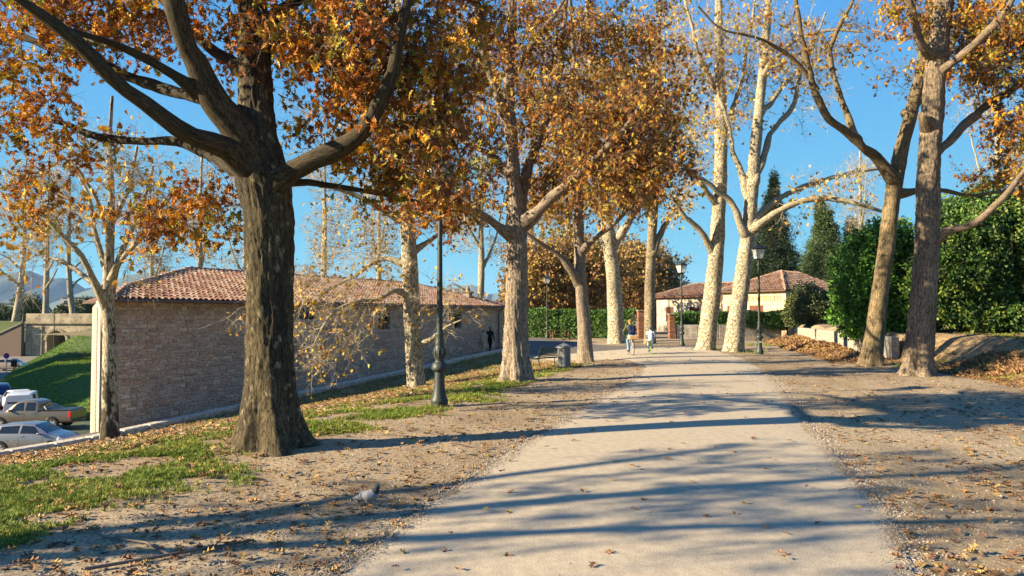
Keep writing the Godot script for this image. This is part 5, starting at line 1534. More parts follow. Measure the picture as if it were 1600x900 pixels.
func street_furniture() -> void:
	var l := street_lamp("dark iron street lamp standing on the grass edge next to the great oak", G(-1.58, 16.4))
	var l2 := copy_thing(l, G(12.25, 37.2), 0.2, 1.0, "iron street lamp beside the leaning plane trees, small white sticker on its post", "cast iron street lamps")
	var stk := B.new(); stk.col = Color(0.8, 0.8, 0.78); stk.box(Vector3(-0.02, 0.62, 0.115), Vector3(0.12, 0.07, 0.004)); put(stk, "sticker", M.paint, l2)
	copy_thing(l, G(10.6, 46.9), 0.5, 0.97, "iron street lamp standing near the brick gate piers", "cast iron street lamps")
	copy_thing(l, G(2.95, 63.0), 0.1, 0.97, "iron street lamp by the picnic table in front of the hedge", "cast iron street lamps")
	# litter bin: eight-sided, ribbed, with a pointed cap
	var t := thing("litter_bin", "grey eight-sided metal litter bin with pointed cap by the slim tree", "litter bin", G(2.0, 28.9))
	var b := B.new()
	for k in 8:
		var a := TAU * (k + 0.5) / 8.0
		b.col = Color(0.2, 0.2, 0.185)
		b.box(Vector3(cos(a) * 0.225, 0.42, sin(a) * 0.225), Vector3(0.02, 0.82, 0.185), Basis(Vector3.UP, -a), 0.006)
		for j in 2: b.box(Vector3(cos(a) * 0.237, 0.42, sin(a) * 0.237) + Basis(Vector3.UP, -a) * Vector3(0, 0, (j - 0.5) * 0.09), Vector3(0.012, 0.74, 0.03), Basis(Vector3.UP, -a))
	put(b, "body", M.paint, t)
	var c := B.new(); c.col = Color(0.22, 0.22, 0.2)
	c.lathe([Vector2(0.31, 0.80), Vector2(0.31, 0.84), Vector2(0.20, 0.91), Vector2(0.06, 0.965), Vector2(0.0, 0.97)], 8)
	put(c, "cap", M.paint, t)
	var k2 := B.new(); k2.col = Color(0.1, 0.1, 0.1)
	k2.lathe([Vector2(0.02, 0.96), Vector2(0.015, 1.0), Vector2(0.028, 1.03), Vector2(0.0, 1.07)], 8)
	put(k2, "finial", M.paint, t)
	var p := B.new(); p.col = Color(0.3, 0.29, 0.27)
	p.box(Vector3(-0.1, -0.02, 0), Vector3(0.75, 0.1, 0.6), Basis.IDENTITY, 0.02)
	put(p, "plinth", M.paint, t)
	# slatted bench
	var bench := thing("park_bench", "green slatted metal park bench behind the litter bin", "bench", G(1.45, 31.2), 0.75)
	for s in 8:
		var sl := B.new(); sl.col = Color(0.03, 0.075, 0.05)
		var u := s / 7.0
		sl.box(Vector3(0, 0.47 + 0.42 * u, 0.24 + 0.12 * u + 0.06 * u * u), Vector3(1.6, 0.038, 0.02), Basis(Vector3.RIGHT, 0.25), 0.005)
		put(sl, "back_slat", M.paint, bench)
	for s in 8:
		var sl := B.new(); sl.col = Color(0.03, 0.075, 0.05)
		sl.box(Vector3(0, 0.44 - 0.02 * sin(s * 0.4), 0.2 - s * 0.062), Vector3(1.6, 0.02, 0.045), Basis.IDENTITY, 0.005)
		put(sl, "seat_slat", M.paint, bench)
	for s in [-1, 1]:
		var lg := B.new(); lg.col = Color(0.02, 0.03, 0.025)
		lg.tube([Vector3(s * 0.7, 0, 0.34), Vector3(s * 0.7, 0.42, 0.2), Vector3(s * 0.7, 0.92, 0.45)], [0.022, 0.022, 0.018], 6)
		lg.tube([Vector3(s * 0.7, 0, -0.26), Vector3(s * 0.7, 0.42, -0.22), Vector3(s * 0.7, 0.41, 0.2)], [0.022, 0.022, 0.02], 6)
		put(lg, "leg", M.paint, bench)
	# picnic table
	var pt := thing("picnic_table", "brown wooden picnic table in front of the ivy hedge", "table", G(3.9, 61.2), 0.15)
	for k in 5:
		var pl := B.new(); pl.box(Vector3(0, 0.76, (k - 2) * 0.15), Vector3(1.9, 0.045, 0.14), Basis.IDENTITY, 0.008)
		put(pl, "top_plank", M.wood, pt)
	for s in [-1, 1]:
		for k in 2:
			var pl := B.new(); pl.box(Vector3(0, 0.45, s * (0.66 + k * 0.14)), Vector3(1.9, 0.045, 0.13), Basis.IDENTITY, 0.008)
			put(pl, "bench_plank", M.wood, pt)
		for e in [-1, 1]:
			var lg := B.new(); lg.tube([Vector3(s * 0.65, -0.02, e * 0.7), Vector3(s * 0.65, 0.74, e * 0.28)], [0.05, 0.05], 4)
			put(lg, "leg", M.wood, pt)
		var br := B.new(); br.box(Vector3(s * 0.6, 0.4, 0), Vector3(0.05, 0.1, 1.6), Basis.IDENTITY, 0.008)
		put(br, "brace", M.wood, pt)
	# posts below
	for e in [[-69.5, 114.0, LOW + 1.0, 7.0, "tall slim lamp post in front of the stone gateway"], [-83.0, 127.5, 0.5, 5.6, "dark lamp post on the far rampart by the parapet end"]]:
		var lp := thing("lamp_post", e[4], "lamp post", V(e[0], e[2], e[1]))
		var pb := B.new(); pb.col = Color(0.05, 0.05, 0.045); pb.lathe([Vector2(0.2, -1.0), Vector2(0.2, 0.4), Vector2(0.12, 0.9), Vector2(0.07, 1.2), Vector2(0.05, e[3] - 0.5)], 10)
		put(pb, "pole", M.paint, lp)
		var hd := B.new(); hd.col = Color(0.12, 0.12, 0.11); hd.lathe([Vector2(0.05, e[3] - 0.55), Vector2(0.24, e[3] - 0.3), Vector2(0.26, e[3] - 0.1), Vector2(0.08, e[3]), Vector2(0.0, e[3] + 0.1)], 8)
		put(hd, "lantern", M.paint, lp)
	var sg := thing("no_parking_sign", "round blue and red no-parking sign on a thin post in the car park", "road sign", V(-59.8, LOW, 89.0))
	var po := B.new(); po.col = Color(0.25, 0.25, 0.25); po.tube([Vector3(0, -0.1, 0), Vector3(0, 2.3, 0)], [0.035, 0.035], 8); put(po, "post", M.paint, sg)
	var ds := B.new(); ds.col = Color(0.55, 0.03, 0.03)
	ds.lathe([Vector2(0.0, 0.0), Vector2(0.34, 0.0), Vector2(0.34, 0.03), Vector2(0.0, 0.03)], 24, Transform3D(Basis(Vector3.RIGHT, PI / 2), Vector3(0, 2.1, 0.04)))
	put(ds, "rim", M.paint, sg)
	var db := B.new(); db.col = Color(0.02, 0.06, 0.35)
	db.lathe([Vector2(0.0, 0.034), Vector2(0.26, 0.034)], 24, Transform3D(Basis(Vector3.RIGHT, PI / 2), Vector3(0, 2.1, 0.04)))
	put(db, "face", M.paint, sg)
	var dl := B.new(); dl.col = Color(0.55, 0.03, 0.03)
	dl.box(Vector3(0, 2.1, 0.077), Vector3(0.55, 0.07, 0.006), Basis(Vector3(0, 0, 1), -PI / 4)); put(dl, "bar", M.paint, sg)
	var ut := thing("utility_box", "small black utility box on a post beside the no-parking sign", "box", V(-58.6, LOW, 88.5))
	var ub := B.new(); ub.col = Color(0.02, 0.02, 0.02); ub.box(Vector3(0, 1.25, 0), Vector3(0.55, 0.8, 0.35), Basis.IDENTITY, 0.04); put(ub, "case", M.paint, ut)
	var up := B.new(); up.col = Color(0.05, 0.05, 0.05); up.tube([Vector3(0, -0.1, 0), Vector3(0, 0.9, 0)], [0.05, 0.05], 8); put(up, "post", M.paint, ut)

# ---------------------------------------------------------------- vehicles
# stations: [x, sill y, belt y, roof y, half width, half roof width], nose at +x
func ring(st: Array, x: float) -> Array:
	var i := 0
	while i < st.size() - 2 and st[i + 1][0] < x: i += 1
	var u := clampf((x - st[i][0]) / (st[i + 1][0] - st[i][0]), 0, 1)
	var v := []
	for k in range(1, 6): v.append(lerpf(st[i][k], st[i + 1][k], u))
	var y0: float = v[0]; var yb: float = v[1]; var yr: float = v[2]; var w: float = v[3]; var wr: float = v[4]
	return [Vector3(x, y0, 0), Vector3(x, y0, w - 0.1), Vector3(x, y0 + 0.12, w - 0.015), Vector3(x, lerpf(y0, yb, 0.55), w), Vector3(x, yb, w * 0.97), Vector3(x, yr - 0.06, wr), Vector3(x, yr - 0.012, wr - 0.1), Vector3(x, yr, 0)]

func on_ring(st: Array, x: float, k: float) -> Vector3:
	var r := ring(st, x)
	var i := clampi(int(k), 0, 6)
	return r[i].lerp(r[i + 1], k - i)

func panel(b: B, st: Array, x0: float, x1: float, k0: float, k1: float, side: float, lean0 := 0.0, lean1 := 0.0, proud := 0.006) -> void:
	var first := b.P.size()
	var n := 6; var m := 4
	for i in n + 1:
		for j in m + 1:
			var v := float(j) / m
			var x := lerpf(x0 + lean0 * v, x1 + lean1 * v, float(i) / n)
			var k := lerpf(k0, k1, v)
			var p := on_ring(st, x, k)
			var nx := (on_ring(st, x + 0.03, k) - on_ring(st, x - 0.03, k)).cross(on_ring(st, x, minf(k + 0.05, 7.0)) - on_ring(st, x, k - 0.05)).normalized()
			if nx.dot(Vector3(0, 0.4, 1)) < 0: nx = -nx
			p += nx * proud
			b.vert(Vector3(p.x, p.y, p.z * side), Vector3(nx.x, nx.y, nx.z * side))
	for i in n:
		for j in m:
			var a := first + i * (m + 1) + j
			b.I.append_array(PackedInt32Array([a, a + 1, a + m + 1, a + 1, a + m + 2, a + m + 1]))

func car(called: String, label: String, at: Vector3, yaw: float, st: Array, colour: Color, o: Dictionary) -> Node3D:
	var t := thing(called, label, "car" if called != "van" else "van", at, yaw, "vehicles in the car park")
	var b := B.new(); b.col = colour
	var xs := []
	for i in st.size() - 1:
		for k in 3: xs.append(lerpf(st[i][0], st[i + 1][0], k / 3.0))
	xs.append(st[-1][0])
	for x in xs:
		var r := ring(st, x)
		for k in 15:
			var p: Vector3 = r[k] if k < 8 else r[14 - k] * Vector3(1, 1, -1)
			b.vert(p, Vector3.UP)
	sheet(b, xs.size(), 15, 0)
	smooth(b, false)
	var mid := Vector3(0, 0.8, 0)
	for i in b.N.size():
		if b.N[i].dot(b.P[i] - mid) < 0: b.N[i] = -b.N[i]
	for e in [0, xs.size() - 1]:
		var c: Vector3 = (b.P[e * 15] + b.P[e * 15 + 7]) * 0.5
		for k in 14: b.tri(c, b.P[e * 15 + k], b.P[e * 15 + k + 1])
	var pm: StandardMaterial3D = M.paint.duplicate()
	pm.roughness = 0.32; pm.metallic = o.get("metal", 0.3); pm.clearcoat_enabled = true; pm.clearcoat = 0.7; pm.clearcoat_roughness = 0.08
	put(b, "body", pm, t)
	for w in o.side:
		for s in [-1.0, 1.0]:
			var g := B.new(); panel(g, st, w[0], w[1], 4.12, 4.9, s, w[2], w[3]); put(g, "side_window", M.car_glass, t)
	for w in o.screens:
		var g := B.new()
		for s in [-1.0, 1.0]: panel(g, st, w[0], w[1], 5.12, 7.0, s, 0, 0)
		put(g, "windscreen", M.car_glass, t)
	for w in o.get("seams", []):
		for s in [-1.0, 1.0]:
			var g := B.new(); g.col = Color(0.02, 0.02, 0.02); panel(g, st, w, w + 0.012, 2.1, 4.1, s, 0, 0, 0.003); put(g, "door_seam", M.paint, t)
			var h := B.new(); h.col = colour * 0.8; var hp := on_ring(st, w + 0.16, 3.75); h.box(Vector3(hp.x, hp.y, (hp.z + 0.015) * s), Vector3(0.18, 0.03, 0.03), Basis.IDENTITY, 0.008); put(h, "door_handle", M.paint, t)
	for s in [-1.0, 1.0]:
		var f := B.new(); f.col = Color(0.75, 0.78, 0.8)
		var hx: float = st[-1][0] - 0.22
		panel(f, st, hx - 0.22, hx + 0.12, 3.3, 4.1, s, 0.05, 0.0, 0.008); put(f, "headlight", M.paint, t)
		var r := B.new(); r.col = Color(0.55, 0.02, 0.015)
		panel(r, st, st[0][0] + 0.02, st[0][0] + 0.2, o.get("tail0", 3.3), o.get("tail1", 4.2), s, 0, 0, 0.01); put(r, "tail_light", M.paint, t)
		var mr := B.new(); mr.col = o.get("mirror", colour)
		var mp := on_ring(st, o.mirror_x, 4.3)
		mr.blob(Vector3(mp.x, mp.y, (mp.z + 0.12) * s), Vector3(0.08, 0.07, 0.11), Basis.IDENTITY, 10); put(mr, "mirror", pm, t)
	var bp := B.new(); bp.col = Color(0.03, 0.03, 0.03)
	bp.box(Vector3(st[-1][0] - 0.05, st[4][1] + 0.22, 0), Vector3(0.16, 0.16, st[4][4] * 1.6), Basis.IDENTITY, 0.03)
	bp.box(Vector3(st[0][0] + 0.03, st[4][1] + 0.22, 0), Vector3(0.16, 0.14, st[4][4] * 1.6), Basis.IDENTITY, 0.03)
	put(bp, "bumper", M.paint, t)
	if o.has("bed"):
		var bd := B.new(); bd.col = Color(0.025, 0.025, 0.027)
		bd.box(Vector3((o.bed[0] + o.bed[1]) * 0.5, o.bed[2], 0), Vector3(o.bed[1] - o.bed[0], 0.05, 1.62), Basis.IDENTITY, 0.02)
		put(bd, "bed_cover", M.paint, t)
		var rb := B.new(); rb.col = Color(0.3, 0.28, 0.25)
		for s in [-1, 1]: rb.tube([Vector3(o.bed[1] - 0.4, o.bed[2], s * 0.72), Vector3(o.bed[1] - 0.22, o.bed[2] + 0.22, s * 0.68), Vector3(o.bed[1] - 0.1, o.bed[2] + 0.3, 0)], [0.03, 0.03, 0.03], 8)
		put(rb, "roll_bar", M.paint, t)
	for x in o.wheels:
		for s in [-1.0, 1.0]:
			var r: float = o.get("radius", 0.32)
			var wn := Node3D.new(); wn.name = "wheel"; t.add_child(wn, true)
			var z: float = (on_ring(st, x, 2.5).z - 0.07) * s
			wn.position = Vector3(x, r, z); wn.rotation.x = PI / 2 * s
			var ty := B.new()
			ty.lathe([Vector2(r * 0.62, -0.1), Vector2(r * 0.93, -0.11), Vector2(r, -0.07), Vector2(r, 0.07), Vector2(r * 0.93, 0.11), Vector2(r * 0.62, 0.1)], 24)
			put(ty, "tyre", M.rubber, wn)
			var rm := B.new()
			rm.lathe([Vector2(r * 0.64, 0.085), Vector2(r * 0.58, 0.1), Vector2(r * 0.56, 0.03)], 20)
			for k in 5: rm.box(Vector3(cos(TAU * k / 5), 0, sin(TAU * k / 5)) * r * 0.3 + Vector3.UP * 0.08, Vector3(r * 0.6, 0.025, r * 0.2), Basis(Vector3.UP, -TAU * k / 5), 0.006)
			put(rm, "rim", M.alloy, wn)
			var ar := B.new(); ar.col = Color(0.008, 0.008, 0.008)
			var pts := []
			for k in 11: pts.append(Vector3(x + cos(PI * k / 10.0) * (r + 0.03), r + sin(PI * k / 10.0) * (r + 0.03), z + 0.062 * s))
			ar.tube(pts, [0.035, 0.035, 0.035, 0.035, 0.035, 0.035, 0.035, 0.035, 0.035, 0.035, 0.035], 6)
			put(ar, "wheel_arch", M.paint, t)
	return t

func vehicles() -> void:
	var hatch := [[-1.95, 0.45, 0.75, 0.80, 0.70, 0.64], [-1.85, 0.30, 0.92, 1.02, 0.79, 0.68], [-1.68, 0.24, 0.98, 1.33, 0.83, 0.62], [-1.3, 0.22, 1.0, 1.47, 0.85, 0.63], [-0.3, 0.22, 0.99, 1.54, 0.86, 0.64], [0.3, 0.22, 0.98, 1.49, 0.86, 0.63], [0.62, 0.22, 0.97, 1.34, 0.86, 0.65], [1.1, 0.22, 0.95, 1.04, 0.85, 0.73], [1.6, 0.24, 0.88, 0.93, 0.83, 0.73], [1.85, 0.3, 0.74, 0.78, 0.77, 0.66], [1.95, 0.42, 0.6, 0.63, 0.66, 0.58]]
	var ho := {"side": [[-0.28, 0.78, 0.05, -0.42], [-1.35, -0.38, 0.1, 0.02]], "screens": [[0.36, 1.02], [-1.78, -1.42]], "seams": [-0.34, 0.82], "wheels": [-1.22, 1.22], "mirror_x": 0.68}
	car("car", "small silver hatchback parked at the foot of the rampart", V(-24.6, LOW, 38.9), 0.06, hatch, Color(0.22, 0.22, 0.225), ho.merged({"metal": 0.6}))
	var pick := [[-2.65, 0.5, 1.08, 1.17, 0.88, 0.86], [-2.6, 0.42, 1.1, 1.18, 0.91, 0.87], [-1.2, 0.38, 1.08, 1.16, 0.92, 0.86], [-0.66, 0.38, 1.08, 1.17, 0.92, 0.86], [-0.6, 0.38, 1.1, 1.7, 0.92, 0.68], [-0.2, 0.38, 1.1, 1.8, 0.92, 0.69], [0.5, 0.38, 1.1, 1.78, 0.92, 0.68], [0.85, 0.38, 1.1, 1.6, 0.92, 0.7], [1.4, 0.38, 1.08, 1.16, 0.91, 0.8], [2.2, 0.42, 1.0, 1.06, 0.9, 0.78], [2.5, 0.46, 0.86, 0.92, 0.84, 0.72], [2.65, 0.55, 0.7, 0.74, 0.74, 0.64]]
	car("pickup_truck", "bronze double-cab pickup truck with black bed cover parked in the car park", V(-29.6, LOW, 46.8), PI + 0.05, pick, Color(0.14, 0.115, 0.09), {"side": [[0.2, 1.1, 0.05, -0.42], [-0.5, 0.1, 0.06, 0.0]], "screens": [[0.6, 1.3]], "seams": [0.14, -0.58], "wheels": [-1.5, 1.6], "radius": 0.39, "mirror_x": 0.98, "bed": [-2.55, -0.7, 1.19], "tail0": 3.0, "tail1": 4.3, "metal": 0.5})
	car("car", "white hatchback parked behind the bronze pickup", V(-36.4, LOW, 55.5), PI - 0.75, hatch, Color(0.6, 0.6, 0.6), ho.merged({"metal": 0.0}))
	var van := [[-2.1, 0.4, 1.1, 1.78, 0.82, 0.68], [-2.0, 0.28, 1.12, 1.86, 0.86, 0.7], [-1.2, 0.26, 1.12, 1.9, 0.88, 0.72], [0.2, 0.26, 1.12, 1.88, 0.88, 0.71], [0.6, 0.26, 1.1, 1.7, 0.88, 0.7], [1.2, 0.26, 1.05, 1.2, 0.87, 0.76], [1.8, 0.3, 0.9, 0.97, 0.84, 0.74], [2.1, 0.45, 0.68, 0.72, 0.72, 0.62]]
	var wv := car("van", "small white van with rear window parked between pickup and lawn", V(-33.0, LOW, 51.0), PI - 1.15, van, Color(0.62, 0.62, 0.6), {"side": [[0.0, 0.85, 0.05, -0.4], [-1.8, -1.0, 0.05, 0.0]], "screens": [[0.4, 1.15]], "seams": [-0.1, 0.85], "wheels": [-1.35, 1.35], "mirror_x": 0.75, "metal": 0.0})
	var rw := B.new()
	rw.box(Vector3(-2.08, 1.46, 0), Vector3(0.03, 0.46, 1.25), Basis(Vector3(0, 0, 1), -0.05), 0.01)
	put(rw, "rear_window", M.car_glass, wv)
	car("car", "dark blue car parked past the white hatchback", V(-41.6, LOW, 61.0), PI - 0.9, hatch, Color(0.012, 0.025, 0.09), ho)
	car("car", "beige car parked by the brick wing wall", V(-62.6, LOW, 94.0), 0.1, hatch, Color(0.40, 0.345, 0.28), ho.merged({"metal": 0.4}))

# ---------------------------------------------------------------- bodies
# bones: [a, b, ra, rb, colour]; one skin round them all
func skin(b: B, bones: Array, cell: float, k: float) -> void:
	var lo := Vector3.ONE * 1e9; var hi := -lo
	for e in bones:
		var r := Vector3.ONE * (maxf(e[2], e[3]) + cell * 3.0)
		lo = lo.min(e[0] - r).min(e[1] - r); hi = hi.max(e[0] + r).max(e[1] + r)
	var n := Vector3i(((hi - lo) / cell).ceil()) + Vector3i.ONE
	var field := PackedFloat32Array(); field.resize(n.x * n.y * n.z); field.fill(1.0)
	var near := PackedFloat32Array(); near.resize(field.size()); near.fill(1.0)
	var who := PackedInt32Array(); who.resize(field.size())
	for bi in bones.size():
		var e = bones[bi]
		var A: Vector3 = e[0]; var C: Vector3 = e[1]
		var ra: float = e[2]; var rb: float = e[3]
		var reach := Vector3.ONE * (maxf(ra, rb) + k + cell * 2.0)
		var i0 := Vector3i(((A.min(C) - reach - lo) / cell).floor()).clamp(Vector3i.ZERO, n - Vector3i.ONE)
		var i1 := Vector3i(((A.max(C) + reach - lo) / cell).ceil()).clamp(Vector3i.ZERO, n - Vector3i.ONE)
		var ab := C - A
		var ll := maxf(ab.length_squared(), 1e-8)
		for z in range(i0.z, i1.z + 1):
			for y in range(i0.y, i1.y + 1):
				for x in range(i0.x, i1.x + 1):
					var p := lo + Vector3(x, y, z) * cell
					var u := clampf((p - A).dot(ab) / ll, 0.0, 1.0)
					var d := (p - A - ab * u).length() - lerpf(ra, rb, u)
					var i := (z * n.y + y) * n.x + x
					if d < near[i]:
						near[i] = d; who[i] = bi
					var f := field[i]
					var h := maxf(k - absf(f - d), 0.0) / k
					field[i] = minf(f, d) - h * h * k * 0.25
	var index := {}
	var corner := [0, 1, n.x, n.x + 1, n.x * n.y, n.x * n.y + 1, n.x * n.y + n.x, n.x * n.y + n.x + 1]
	for z in n.z - 1:
		for y in n.y - 1:
			for x in n.x - 1:
				var i := (z * n.y + y) * n.x + x
				var inside := 0
				for c in corner:
					if field[i + c] < 0: inside += 1
				if inside == 0 or inside == 8: continue
				var sum := Vector3.ZERO; var cnt := 0
				for a in 8:
					for m in [1, 2, 4]:
						if a & m: continue
						var fa := field[i + corner[a]]; var fb := field[i + corner[a | m]]
						if (fa < 0) == (fb < 0): continue
						var u := fa / (fa - fb)
						var pa := Vector3(a & 1, (a >> 1) & 1, (a >> 2) & 1); var pb := Vector3((a | m) & 1, ((a | m) >> 1) & 1, ((a | m) >> 2) & 1)
						sum += pa.lerp(pb, u); cnt += 1
				var g := Vector3(field[i + 1] - field[i], field[i + n.x] - field[i], field[i + n.x * n.y] - field[i]).normalized()
				b.col = bones[who[i]][4]
				index[i] = b.vert(lo + (Vector3(x, y, z) + sum / cnt) * cell, g)
	var stepv := [1, n.x, n.x * n.y]
	for i in index.keys():
		for a in 3:
			if (field[i] < 0) == (field[i + stepv[a]] < 0): continue
			var u: int = stepv[(a + 1) % 3]; var v: int = stepv[(a + 2) % 3]
			if index.has(i - u) and index.has(i - v) and index.has(i - u - v):
				var q := [index[i], index[i - u], index[i - u - v], index[i - v]]
				b.I.append_array(PackedInt32Array([q[0], q[1], q[2], q[0], q[2], q[3]]))
	# smooth normals from the skin itself
	var acc := PackedVector3Array(); acc.resize(b.P.size())
	for j in range(0, b.I.size(), 3):
		var nn := (b.P[b.I[j + 2]] - b.P[b.I[j]]).cross(b.P[b.I[j + 1]] - b.P[b.I[j]])
		if nn.dot(b.N[b.I[j]]) < 0: nn = -nn
		for q in 3: acc[b.I[j + q]] += nn
	for j in acc.size():
		if acc[j].length_squared() > 0: b.N[j] = acc[j].normalized()

# J: joints in metres, facing -z; c: top, trousers, skin, hair, shoes
func person(label: String, at: Vector3, yaw: float, size: float, J: Dictionary, c: Dictionary, group := "") -> Node3D:
	var t := thing("person", label, "person", at, yaw, group)
	t.scale = Vector3.ONE * size
	var bones := [[J.pelvis, J.waist, 0.135, 0.125, c.trousers], [J.waist, J.chest, 0.13, 0.15, c.top], [J.chest, J.neck, 0.13, 0.065, c.top], [J.neck, J.head, 0.055, 0.06, c.skin]]
	bones.append([J.head, J.head + Vector3(0, 0.07, 0.015), 0.085, 0.095, c.hair])
	bones.append([J.head + Vector3(0, -0.02, -0.035), J.head + Vector3(0, 0.03, -0.045), 0.062, 0.06, c.skin])
	for s in ["l", "r"]:
		var sx := -1.0 if s == "l" else 1.0
		bones.append([J.chest + Vector3(sx * 0.08, 0.06, 0), J["sh" + s], 0.09, 0.068, c.top])
		bones.append([J["sh" + s], J["el" + s], 0.06, 0.047, c.top])
		bones.append([J["el" + s], J["wr" + s], 0.045, 0.034, c.top])
		var hand: Vector3 = J["wr" + s] + (J["wr" + s] - J["el" + s]).normalized() * 0.07
		bones.append([J["wr" + s], hand, 0.028, 0.03, c.skin])
		bones.append([J["hip" + s], J["kn" + s], 0.09, 0.06, c.trousers])
		bones.append([J["kn" + s], J["an" + s], 0.06, 0.042, c.trousers])
		bones.append([J["an" + s] + Vector3(0, -0.03, 0.03), J["to" + s], 0.042, 0.034, c.shoes])
	var b := B.new()
	skin(b, bones, 0.024, 0.045)
	# face, ears and fingers
	b.col = c.skin
	b.blob(J.head + Vector3(0, 0.02, -0.105), Vector3(0.013, 0.022, 0.018), Basis.IDENTITY, 6)
	for s in [-1, 1]:
		b.col = c.skin
		b.blob(J.head + Vector3(s * 0.092, 0.02, 0.0), Vector3(0.012, 0.03, 0.02), Basis.IDENTITY, 6)
		b.col = Color(0.02, 0.015, 0.01)
		b.blob(J.head + Vector3(s * 0.033, 0.04, -0.1), Vector3(0.01, 0.006, 0.006), Basis.IDENTITY, 6)
	b.col = Color(0.3, 0.1, 0.08)
	b.blob(J.head + Vector3(0, -0.025, -0.098), Vector3(0.02, 0.005, 0.006), Basis.IDENTITY, 6)
	b.col = c.skin
	for s in ["l", "r"]:
		var dir: Vector3 = (J["wr" + s] - J["el" + s]).normalized()
		var palm: Vector3 = J["wr" + s] + dir * 0.075
		var across := dir.cross(Vector3.RIGHT if absf(dir.x) < 0.8 else Vector3.UP).normalized()
		var curl := across.cross(dir).normalized()
		for f in 4:
			var o := across * (f - 1.5) * 0.018
			var l: float = [0.07, 0.085, 0.08, 0.06][f]
			b.tube([palm + o, palm + o + dir * l * 0.5 + curl * 0.008, palm + o * 0.9 + dir * l * 0.8 + curl * 0.03], [0.009, 0.0085, 0.007], 5)
		b.tube([palm + across * 0.03 - dir * 0.04, palm + across * 0.055 - dir * 0.01, palm + across * 0.055 + dir * 0.02], [0.011, 0.01, 0.008], 5)
	put(b, "body", M.cloth, t)
	return t

func ride_joints() -> Dictionary:
	return {"pelvis": Vector3(0, 0.98, 0.2), "waist": Vector3(0, 1.1, 0.14), "chest": Vector3(0, 1.34, 0.0), "neck": Vector3(0, 1.49, -0.05), "head": Vector3(0, 1.6, -0.1),
		"shl": Vector3(-0.2, 1.4, -0.02), "shr": Vector3(0.2, 1.4, -0.02), "ell": Vector3(-0.29, 1.2, -0.2), "elr": Vector3(0.29, 1.2, -0.2), "wrl": Vector3(-0.27, 1.08, -0.4), "wrr": Vector3(0.27, 1.08, -0.4),
		"hipl": Vector3(-0.09, 0.96, 0.17), "hipr": Vector3(0.09, 0.96, 0.17), "knl": Vector3(-0.13, 0.66, -0.13), "knr": Vector3(0.13, 0.82, -0.2), "anl": Vector3(-0.12, 0.25, 0.05), "anr": Vector3(0.12, 0.44, 0.06),
		"tol": Vector3(-0.13, 0.19, -0.11), "tor": Vector3(0.13, 0.38, -0.1)}

func walk_joints(p: float) -> Dictionary:
	return {"pelvis": Vector3(0, 0.96, 0), "waist": Vector3(0, 1.08, 0), "chest": Vector3(0, 1.34, -0.02), "neck": Vector3(0, 1.5, -0.03), "head": Vector3(0, 1.62, -0.05),
		"shl": Vector3(-0.2, 1.41, 0), "shr": Vector3(0.2, 1.41, 0), "ell": Vector3(-0.25, 1.13, 0.06 * p), "elr": Vector3(0.25, 1.13, -0.04 * p), "wrl": Vector3(-0.24, 0.9, -0.06 * p), "wrr": Vector3(0.24, 0.9, -0.2 * p),
		"hipl": Vector3(-0.09, 0.93, 0), "hipr": Vector3(0.09, 0.93, 0), "knl": Vector3(-0.1, 0.5, -0.17 * p), "knr": Vector3(0.1, 0.5, 0.06 * p), "anl": Vector3(-0.1, 0.09, -0.2 * p), "anr": Vector3(0.1, 0.1, 0.28 * p),
		"tol": Vector3(-0.11, 0.04, -0.33 * p), "tor": Vector3(0.11, 0.04, 0.18 * p)}

